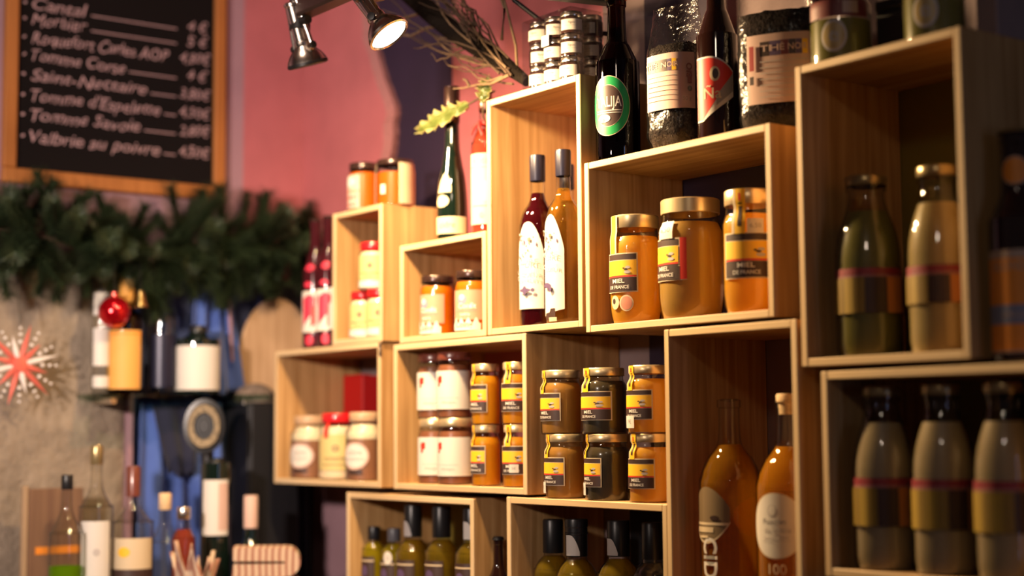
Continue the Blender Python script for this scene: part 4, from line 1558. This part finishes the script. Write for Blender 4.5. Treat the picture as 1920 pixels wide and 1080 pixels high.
holly('holly_leaf', (-2.515, 1.765, 2.088), .185, .034, (-1, -.05, -.12), 'large spiny holly leaf in front of the dark green bottle neck')
holly('holly_leaf', (-2.475, 1.772, 2.085), .05, .03, (.25, -.1, .8), 'small holly leaf above the rose bottle')
t = thing('red_ribbon', (-2.508, 1.788, 2.058), 'red ribbon knotted round the neck of the rose bottle', 'ribbon')
pts = [(.032 * cos(a) - .016, .020 * sin(a) + .030, .004 * sin(2 * a)) for a in [2 * pi * i / 20 for i in range(21)]]
tube('loop', [(.0165 * cos(a) - .016, .0165 * sin(a) + .032, .003 * sin(2 * a)) for a in [2 * pi * i / 20 for i in range(21)]], .0035, ribbon_red, t, 8)
tube('tail', [(-.016, .012, 0), (-.006, .004, -.012), (.006, .002, -.03)], [.004, .0035, .002], ribbon_red, t, 6)
tube('tail', [(-.016, .012, 0), (-.028, .006, -.010), (-.034, .004, -.024)], [.004, .0035, .002], ribbon_red, t, 6)

# ------------------------------------------------------------------ chalkboard on the left wall
t = thing('chalkboard', (WX, 1.454, 2.012), 'black menu chalkboard in an orange wooden frame, cheese prices in chalk', 'chalkboard')
bh = .80
w2 = .2725
box('slate', 0.002, .012, -w2 + .02, w2 - .02, .02, bh - .02, slate_m, t, 0)
box('frame_rail', 0, .024, -w2, w2, 0, .034, frame_wood, t, .003)
box('frame_rail', 0, .024, -w2, w2, bh - .034, bh, frame_wood, t, .003)
box('frame_stile', 0, .024, -w2, -w2 + .030, .034, bh - .034, frame_wood, t, .003)
box('frame_stile', 0, .024, w2 - .030, w2, .034, bh - .034, frame_wood, t, .003)
rows = [('Cantal', '4 €', 2.429), ('Morbier', '5 €', 2.393), ('Roquefort Carles AOP', '4,80€', 2.351), ('Tomme Corse', '4 €', 2.308), ('Saint-Nectaire', '3,80€', 2.263), ("Tomme d'Espelette", '4,50€', 2.217), ('Tomme Savoie', '2,80€', 2.172), ('Valbrie au poivre', '4,50€', 2.121)]
vs, fs = [], []


def chalk(s, y_left, z, h, ww=None, align='l'):
    tv, tf = text_mesh(s, .25, 0.0)
    x0 = min(p[0] for p in tv)
    x1 = max(p[0] for p in tv)
    sx = h if ww is None else ww / (x1 - x0)
    b = len(vs)
    for x, y in tv:
        px = (x - x0) * sx
        yy = y * h * (1 + .25 * noise.noise((px * 40 + z * 50, 2, 0))) + .0045 * noise.noise((px * 26, z * 90, 0))
        vs.append((.0126, y_left + px + .003 * noise.noise((px * 60, y * 3, z * 40)), z - 2.012 + yy))
    for f in tf:
        fs.append(tuple(b + q for q in f))
    return (x1 - x0) * sx


for nm, pr_, zz in rows:
    wdt = {'Roquefort Carles AOP': .335, 'Valbrie au poivre': .315, "Tomme d'Espelette": .315, 'Saint-Nectaire': .28, 'Tomme Savoie': .265, 'Tomme Corse': .225, 'Morbier': .13, 'Cantal': .13}[nm]
    y0 = -w2 + .062
    chalk('•', y0 - .021, zz, .030)
    chalk(nm, y0, zz, .040, wdt)
    chalk(pr_, w2 - .118 if len(pr_) > 3 else w2 - .100, zz + .004, .036, .080 if len(pr_) > 3 else .055)
    ya, yb = y0 + wdt + .01, w2 - .128
    if yb - ya > .02:
        b = len(vs)
        zc = zz - 2.012 - .008
        vs += [(.0125, ya, zc), (.0125, yb, zc), (.0125, yb, zc + .0028), (.0125, ya, zc + .0028)]
        fs.append((b, b + 1, b + 2, b + 3))
me = bpy.data.meshes.new('chalk_writing')
me.from_pydata(vs, [], fs)
me.update()
link_obj('chalk_writing', me, t, [chalk_m])

# ------------------------------------------------------------------ pine garland
random.seed(11)


def sprig_mesh(L, n, rad, seed):
    rng = random.Random(seed)
    vs, fs, mi = [], [], []
    for k in range(n):
        f = (k + .5) / n
        zb = L * (.04 + .96 * f)
        a = k * 2.39996 + rng.uniform(-.2, .2)
        ln = rad * (1.0 - .25 * f) * rng.uniform(.8, 1.15)
        out = Vector((cos(a), sin(a), 0))
        tip = out * (ln * .80) + Vector((0, 0, zb + ln * .62))
        b0 = Vector((0, 0, zb))
        sd = out.cross(Vector((0, 0, 1))) * .0013
        i = len(vs)
        vs += [tuple(b0 - sd), tuple(b0 + sd), tuple(tip + sd * .25 + Vector((0, 0, .0004))), tuple(tip - sd * .25)]
        fs.append((i, i + 1, i + 2, i + 3))
        mi.append(1 if rng.random() < .22 else 0)
    me = bpy.data.meshes.new('sprig')
    # stem
    i = len(vs)
    for zz, r in ((0, .0022), (L, .0012)):
        for q in range(5):
            vs.append((r * cos(q * 1.2566), r * sin(q * 1.2566), zz))
    for q in range(5):
        fs.append((i + q, i + (q + 1) % 5, i + 5 + (q + 1) % 5, i + 5 + q))
        mi.append(2)
    me.from_pydata(vs, [], fs)
    for p, k in zip(me.polygons, mi):
        p.material_index = k
    me.update()
    for mt in (pine_a, pine_b, bark):
        me.materials.append(mt)
    return me


gl = thing('pine_garland', (WX + .085, 1.0, 1.895), 'dark green pine garland hung below the chalkboard', 'garland')
spm = [sprig_mesh(.125, 420, .043, 1), sprig_mesh(.150, 480, .041, 2), sprig_mesh(.105, 380, .045, 3)]


def gpath(f):
    y = -.12 + 1.06 * f
    return Vector((.006 * sin(f * 20), y, .016 * sin(f * 9.2) - .012 * sin(pi * f)))


tube('rope', [gpath(i / 24) for i in range(25)], .007, bark, gl, 8)
for k in range(150):
    f = (k + random.random()) / 150
    p = gpath(f)
    up_ = random.random()
    a = random.uniform(-pi, pi)
    d = Vector((abs(cos(a)) * .55 - .12, random.uniform(-.75, .75), sin(a) * 1.0 - .22))
    if f > .92:
        d.y = -abs(d.y) * .6
    d.normalize()
    o = bpy.data.objects.new('sprig', spm[k % 3])
    COL.objects.link(o)
    o.parent = gl
    o.location = p
    o.rotation_euler = d.to_track_quat('Z', 'Y').to_euler()
    s = random.uniform(.75, 1.08)
    if f > .9:
        s *= .85
    o.scale = (s, s, s)

# ornaments hanging from the garland
t = thing('red_bauble', (-3.372, 1.398, 1.721), 'shiny red glass bauble hanging under the garland', 'ornament')
lathe('ball', [(0.0, -.036)] + [(.036 * sin(a), -.036 * cos(a)) for a in [pi * i / 18 for i in range(1, 18)]] + [(0, .036)], bauble_m, t, 36)
lathe('ornament_cap', [(.009, .033), (.009, .043), (.007, .045), (0, .045)], pbr('red_cap_metal', (0.6, 0.1, 0.08), 0.3, metal=0.8), t, 16)
tube('string', [(0, 0, .044), (-.01, 0, .16)], .0008, black_pl, t, 6)
t = thing('gold_bell', (-3.38, 1.463, 1.735), 'small gold bell hanging beside the red bauble', 'ornament')
lathe('bell', [(.020, 0), (.019, .003), (.013, .018), (.010, .03), (.006, .038), (0, .04)], pbr('gold_metal', (0.75, 0.55, 0.2), 0.2, metal=1.0), t, 24)
tube('string', [(0, 0, .04), (-.01, 0, .15)], .0008, black_pl, t, 6)
t = thing('star_ornament', (-3.40, 1.195, 1.600), 'glittery coral and silver star ornament on the rough plaster', 'ornament')
lathe('hub', [(0, -.008), (.016, -.006), (.019, 0), (.016, .006), (0, .008)], coral, t, 16, M4=Matrix.Rotation(pi / 2, 4, 'Y'))
for k in range(12):
    a = 2 * pi * k / 12 + .26
    L = .092 if k % 2 == 0 else .066
    dv = Vector((0, cos(a), sin(a)))
    lathe('ray', [(0, 0), (.0055, .02), (.0065, L * .45), (.003, L * .75), (0, L)], coral if k % 3 else glitter, t, 8, M4=frame_axis(dv))
for k in range(12):
    a = 2 * pi * k / 12
    for q, r in ((.05, .0048), (.066, .0042), (.08, .0036)):
        dv = Vector((0.004, cos(a) * q, sin(a) * q))
        lathe('bead', [(0, -r), (r * .7, -r * .7), (r, 0), (r * .7, r * .7), (0, r)], glitter, t, 8, loc=tuple(dv))
tube('string', [(0, 0, .09), (-.03, 0, .2)], .0008, black_pl, t, 6)

# ------------------------------------------------------------------ bar corner on the left: glass shelf, bottles, cloths
t = thing('glass_shelf', (WX, 1.57, 1.530), 'greenish glass shelf on the left wall carrying spirit bottles', 'shelf')
box('shelf_plate', .0, .15, -.205, .215, 0, .009, shelf_glass, t, .001)
box('bracket', .0, .12, -.17, -.155, -.014, 0, chrome, t, .001)
box('bracket', .0, .12, .16, .175, -.014, 0, chrome, t, .001)
zs = 1.539
g = 'spirit bottles on the glass shelf'


def spirit(name, x, y, zb, R, H, glassm, liq, label, group, lab, capm, sh=.62, nk=.75, nr=.36, cap=.10, fill=None, phi=1.15):
    t = thing(name, (x, y, zb), label, 'bottle', group)
    pr = [(0, .004), (R * .88, 0), (R * .97, .003)] + smooth_prof([(R, .010), (R, H * sh), (R * .90, H * (sh + .05)), (R * (nr + .12), H * nk), (R * nr, H * (nk + .06)), (R * nr, H * .97)], 5) + [(0, H * .97)]
    if liq:
        lathe('liquid', inside(pr, .002, H * (fill or nk)), liq, t, 28)
    lathe('bottle_glass', pr, glassm, t, 28)
    lathe('cap', [(R * nr * 1.06, H * (1 - cap)), (R * nr * 1.12, H * (1 - cap) + .001), (R * nr * 1.12, H - .003), (R * nr, H), (0, H)], capm, t, 20)
    P = Prof(pr, R)
    if lab:
        wrap('label', t, cyl(P, phi), lab(R, H))
    return t


spirit('slim_bottle', -3.43, 1.392, zs, .020, .285, clear_thick, None, 'slim clear bottle with white label blocks, at the end of the glass shelf', g,
       lambda R, H: [rect(paper, -R, R, H * .05, H * .14), rect(paper, -R, R, H * .22, H * .52), rect(paper, -R, R, H * .62, H * .80)], paper, .80, .88, .55)
spirit('whisky_bottle', -3.42, 1.446, zs, .041, .265, brown_glass, oil_dark, 'whisky bottle with ochre label under the red bauble', g,
       lambda R, H: [rect(whisky_lab, -R * 1.2, R * .95, H * .04, H * .54), rect(orange_p, -R * 1.2, R * .95, H * .50, H * .52)], whisky_lab, .60, .72, .36, .22)
spirit('clear_spirit_bottle', -3.44, 1.545, zs, .036, .275, clear_thick, None, 'clear bottle between the whisky and the white-labelled bottle', g,
       lambda R, H: [rect(navy_cap, -R * .9, R * .9, H * .06, H * .50)], gold_dim, .60, .74, .34)
spirit('squat_bottle', -3.41, 1.620, zs, .052, .160, green_black, None, 'squat dark bottle with wide white label on the glass shelf', g,
       lambda R, H: [rect(paper, -R * 1.4, R * 1.25, H * .06, H * .70)], black_pl, .74, .86, .36)

# wooden disc hung on the left wall by the corner
t = thing('wooden_disc', (WX, 1.874, 1.622), 'round pale wooden board hung on the wall behind the lowest-left crate', 'board')
Mx = Matrix.Rotation(pi / 2, 4, 'Y')
lathe('disc', [(0, 0.004), (.098, 0.004), (.104, .008), (.105, .016), (.102, .021), (.096, .022), (0, .022)], board_wood, t, 56, M4=Matrix.Diagonal((1, 1, 1, 1)) @ Mx)
bpy.data.objects['disc'].scale = (1, 1, 1.52)
tube('hanging_loop', [(.02, -.01, .150), (.014, -.006, .20), (.006, 0, .215), (.014, .006, .20), (.02, .01, .150)], .0015, bark, t, 6)


# hanging cloths
def cloth(name, y0, y1, z0, z1, x, mt, label, cat, folds=5, amp=.012, taper=0.0, seed=0, pinch=.0):
    ny, nz = 40, 24
    vs, fs = [], []
    for j in range(nz + 1):
        fz = j / nz
        for i in range(ny + 1):
            fy = i / ny
            yc = (y0 + y1) / 2
            wv = (y1 - y0) / 2 * (1 - taper * fz)
            y = yc + (fy * 2 - 1) * wv + pinch * fz
            d = amp * (1 - .4 * fz) * sin(fy * folds * 2 * pi + seed + fz * 1.4) + amp * .5 * noise.noise((fy * 3, fz * 3, seed))
            zz = z0 + (z1 - z0) * fz + (1 - fz) * .02 * noise.noise((fy * 4, 0, seed + 7))
            vs.append((x + d, y, zz))
    for j in range(nz):
        for i in range(ny):
            a = j * (ny + 1) + i
            fs.append((a, a + 1, a + ny + 2, a + ny + 1))
    me = bpy.data.meshes.new(name)
    me.from_pydata(vs, [], fs)
    me.update()
    me.shade_smooth()
    o = link_obj(name, me, None, [mt])
    so = o.modifiers.new('thick', 'SOLIDIFY')
    so.thickness = .003
    return tag(o, label, cat)


cloth('blue_towel', 1.50, 1.725, 1.08, 1.52, WX + .03, cloth_blue, 'blue cloth hanging on the wall below the glass shelf', 'cloth', 4, .012, .1, 1)
cloth('blue_apron', 1.615, 1.775, 1.545, 1.86, WX + .03, cloth_blue, 'blue cloth hanging in folds beside the wooden disc, above the shelf end', 'cloth', 3, .014, .55, 2)
cloth('navy_apron', 1.572, 1.638, 1.355, 1.515, WX + .055, cloth_navy, 'dark navy cloth hung over the blue one under the shelf', 'cloth', 2, .007, -.85, 3, -.012)
cloth('navy_curtain', 1.865, 1.965, 1.02, 1.44, WX + .025, cloth_navy, 'dark navy curtain hanging in the corner below the crates', 'curtain', 3, .010, 0, 4)
tube_o = tube('lilac_strap', [(WX + .05, 1.722, 1.86), (WX + .05, 1.724, 1.78), (WX + .05, 1.735, 1.62)], [.006, .006, .003], lilac, None, 8)
tag(tube_o, 'pale lilac strap hanging over the blue cloth', 'strap')

# black cabinet with a grey glove on top
t = thing('black_cabinet', (WX + .015, 1.78, 1.02), 'tall black cabinet standing below the wooden disc', 'cabinet')
box('carcass', 0, .12, -.045, .085, 0, .50, black_paint, t, .004)
box('door', .12, .132, -.043, .083, .004, .496, black_paint, t, .003)
tube('handle', [(.140, -.03, .20), (.140, -.03, .30)], .004, black_mt, t, 8)
gv = lathe('grey_cap', [(0, 0), (.050, 0), (.052, .006), (.046, .024), (.034, .038), (.016, .046), (0, .047)], pbr('grey_felt', (0.16, 0.12, 0.10), 0.95, var=.4, vscale=60, bump=.8, bscale=80), None, 24, loc=(WX + .09, 1.775, 1.52))
gv.location.z = 0.0
tag(gv, 'grey fuzzy cap lying on the black cabinet', 'cap')

# counter along the left wall, back counter under the low crates (both below the picture)
t = thing('bar_counter', (-3.30, 1.2, 0), 'bar counter along the left wall carrying the spirit bottles', 'counter')
box('worktop', -.18, .20, -.7, .72, .98, 1.02, brown_wood, t, .004)
box('base', -.18, .17, -.69, .71, 0, .98, black_paint, t, .004)
t = thing('back_counter', (-2.0, 1.84, 0), 'counter under the low crates along the shelf wall', 'counter')
box('worktop', -.98, 1.0, -.15, .141, .985, V(-.2425), brown_wood, t, .003)
box('base', -.97, .99, -.12, .141, 0, .985, black_paint, t, .003)

zc = 1.02
g = 'spirit bottles on the bar counter'
spirit('tall_clear_bottle', -3.25, 1.313, zc, .036, .405, clear_thick, None, 'tall clear bottle with long white label on the bar counter', g, lambda R, H: [rect(paper, -R * .9, R * .9, H * .05, H * .61), ell(faint_p, R * .1, H * .45, R * .2, H * .02)], gold_dim, .63, .76, .34)
spirit('green_syrup_bottle', -3.24, 1.245, zc, .036, .345, clear_thick, green_liq, 'bottle of bright green syrup with a black cap', g, None, black_pl, .60, .76, .30, .09, .45)
spirit('black_label_bottle', -3.24, 1.392, zc, .044, .360, clear_thick, None, 'clear bottle with black and cream label and dark stopper', g, lambda R, H: [rect(cream_p, -R * 1.3, R * 1.1, H * .30, H * .58), rect(dark_p, -R * 1.35, R * 1.15, H * .18, H * .40), rect(cream_p, -R * 1.3, R * 1.1, H * .04, H * .17), ell(yellow_p, -R * .4, H * .50, R * .3, H * .03)], brown_lid, .62, .75, .30, .18)
spirit('cork_bottle', -3.25, 1.470, zc, .034, .300, clear_thick, None, 'small clear bottle with an orange cork stopper', g, None, cork_m, .60, .75, .36, .12)
spirit('pink_bottle', -3.22, 1.500, zc, .026, .270, clear, rose_m, 'small bottle of pink liqueur with a shiny cap', g, None, chrome, .70, .82, .5, .1)
spirit('dark_wine_bottle', -3.22, 1.662, zc, .040, .290, green_black, None, 'dark wine bottle with a pale pink capsule beside the black cabinet', g, None, beige_p, .50, .64, .36, .25)
spirit('white_label_bottle', -3.27, 1.600, zc, .034, .370, green_black, None, 'dark bottle with upright white label under the round badge', g, lambda R, H: [rect(paper, -R * .95, R * .85, H * .55, H * .88), rect(beige_p, R * .15, R * .85, H * .58, H * .86)], black_pl, .90, .95, .5, .06)
# round badge on a tap column
t = thing('tap_column', (-3.30, 1.585, zc), 'dark drinks tap with a round beige ringed badge', 'tap')
tube('column', [(-.02, .018, 0), (-.02, .018, .40), (-.012, .008, .44)], .014, black_mt, t, 12)
Mb = frame_axis(Vector((.83, -.50, 0)))
lathe('badge', [(0, .006), (.012, .006), (.014, .004), (.020, .004), (.022, .010), (.036, .010), (.038, .004), (.046, .003), (.046, -.008), (0, -.008)], black_pl, t, 32, M4=Mb)
lathe('badge_ring', [(.0225, .0102), (.0230, .0112), (.0355, .0112), (.036, .0102)], pbr('beige_enamel', (0.20, 0.15, 0.085), 0.6, var=.6, vscale=120), t, 32, M4=Mb)
for nme in ('badge', 'badge_ring'):
    bpy.data.objects[nme].location = (0.0, 0.0, .445)
    bpy.data.objects[nme].scale = (1, 1, 1.35)
# brown serving board with an orange band
t = thing('serving_board', (-3.42, 1.285, zc), 'brown wooden board with an orange band leaning by the syrup bottle', 'board')
box('panel', 0, .014, -.062, .062, 0, .312, brown_wood, t, .003)
box('edge_strip', -.001, .016, -.074, -.062, 0, .318, pbr('pale_edge', (0.40, 0.27, 0.16), 0.6), t, .002)
box('orange_band', .0142, .0155, -.045, .062, .170, .186, orange_p, t, 0)
# napkins, wrapping paper and a cup at the front of the counter
def napkin(loc, w, d, h, rz, label):
    """cloth folded over once: two leaves joined by a round fold"""
    n = 12
    prof = []
    for i in range(n + 1):
        a = -pi / 2 + pi * i / n
        prof.append((w / 2 - h / 2 + h / 2 * cos(a), h / 2 + h / 2 * sin(a)))
    prof += [(-w / 2, h), (-w / 2 + .002, h * .56), (w / 2 - h * .55, h * .54), (w / 2 - h * .55, h * .46), (-w / 2 + .003, h * .45), (-w / 2, 0)]
    m_ = 14
    vs, fs = [], []
    q = len(prof)
    for j in range(m_ + 1):
        y = -d / 2 + d * j / m_
        for x, z in prof:
            vs.append((x * (1 + .03 * noise.noise((y * 30, z * 20, loc[2] * 50))), y, z + .004 * noise.noise((x * 25, y * 25, loc[2] * 40)) * (z / h)))
    for j in range(m_):
        for i in range(q):
            fs.append((j * q + i, j * q + (i + 1) % q, (j + 1) * q + (i + 1) % q, (j + 1) * q + i))
    fs.append(tuple(reversed(range(q))))
    fs.append(tuple(m_ * q + i for i in range(q)))
    me = bpy.data.meshes.new('napkin')
    me.from_pydata(vs, [], fs)
    me.update()
    finish(me, 50)
    o = link_obj('napkin', me, None, [stripe])
    o.location = loc
    o.rotation_euler = (0, 0, rz)
    return tag(o, label, 'napkin', 'folded napkins on the bar counter')


def striped(name, ca, cb, sc):
    mt, nt, out = nodes(name)
    b_ = nt.nodes.new('ShaderNodeBsdfPrincipled')
    b_.inputs['Roughness'].default_value = .9
    tc = nt.nodes.new('ShaderNodeTexCoord')
    wv = nt.nodes.new('ShaderNodeTexWave')
    wv.inputs['Scale'].default_value = sc
    wv.inputs['Distortion'].default_value = 1.5
    r = nt.nodes.new('ShaderNodeValToRGB')
    r.color_ramp.elements[0].position = .35
    r.color_ramp.elements[0].color = (*ca, 1)
    r.color_ramp.elements[1].position = .6
    r.color_ramp.elements[1].color = (*cb, 1)
    link(nt, tc.outputs['Object'], wv.inputs['Vector'])
    link(nt, wv.outputs['Fac'], r.inputs['Fac'])
    link(nt, r.outputs['Color'], b_.inputs['Base Color'])
    link(nt, b_.outputs[0], out.inputs[0])
    return mt


stripe = striped('striped_linen', (0.36, 0.17, 0.12), (0.60, 0.45, 0.33), 22)
for k, (dz, w_, rz_, nm) in enumerate(((0, .145, 1.02, 'bottom'), (.062, .140, .94, 'second'), (.124, .142, 1.05, 'third'))):
    napkin((-3.10, 1.640, zc + dz), w_, .11, .060, rz_, f'pink striped folded napkin, {("lowest of the stack by the dark wine bottle", "middle of the stack by the dark wine bottle", "top of the stack by the dark wine bottle")[k]}')
t = thing('paper_wrap', (-3.12, 1.480, zc), 'crumpled striped paper with pointed ends in the middle of the bar counter', 'paper')
random.seed(4)
for k in range(8):
    a = 2 * pi * k / 8 + .2
    L = random.uniform(.16, .21)
    vs, fs = [], []
    for i in range(11):
        f = i / 10
        w_ = .028 * (sin(pi * min(1, f * .8 + .2)) ** .8) * (1 - f ** 3) + .0008
        r_ = .012 + .035 * f ** 1.5
        c = Vector((r_ * cos(a), r_ * sin(a), L * f))
        sd = Vector((-sin(a), cos(a), 0))
        o_ = Vector((cos(a), sin(a), 0))
        vs += [tuple(c - sd * w_ + o_ * .006), tuple(c - o_ * .003), tuple(c + sd * w_ + o_ * .006)]
    for i in range(10):
        for q in (0, 1):
            b = i * 3 + q
            fs.append((b, b + 1, b + 4, b + 3))
    me = bpy.data.meshes.new('paper_fold')
    me.from_pydata(vs, [], fs)
    me.update()
    me.shade_smooth()
    o = link_obj('paper_fold', me, t, [stripe])
    so = o.modifiers.new('thick', 'SOLIDIFY')
    so.thickness = .001
t = thing('brown_cup', (-3.13, 1.392, zc), 'pale cup with rusty brown inside beside the crumpled paper', 'cup')
lathe('cup_body', [(0, 0), (.026, 0), (.030, .004), (.036, .10), (.038, .118), (.0365, .120), (.034, .117), (.031, .09), (0, .088)], cream_p, t, 32)
lathe('filling', [(0, .112), (.0338, .112), (.0335, .090), (0, .089)], cloth_red, t, 32)
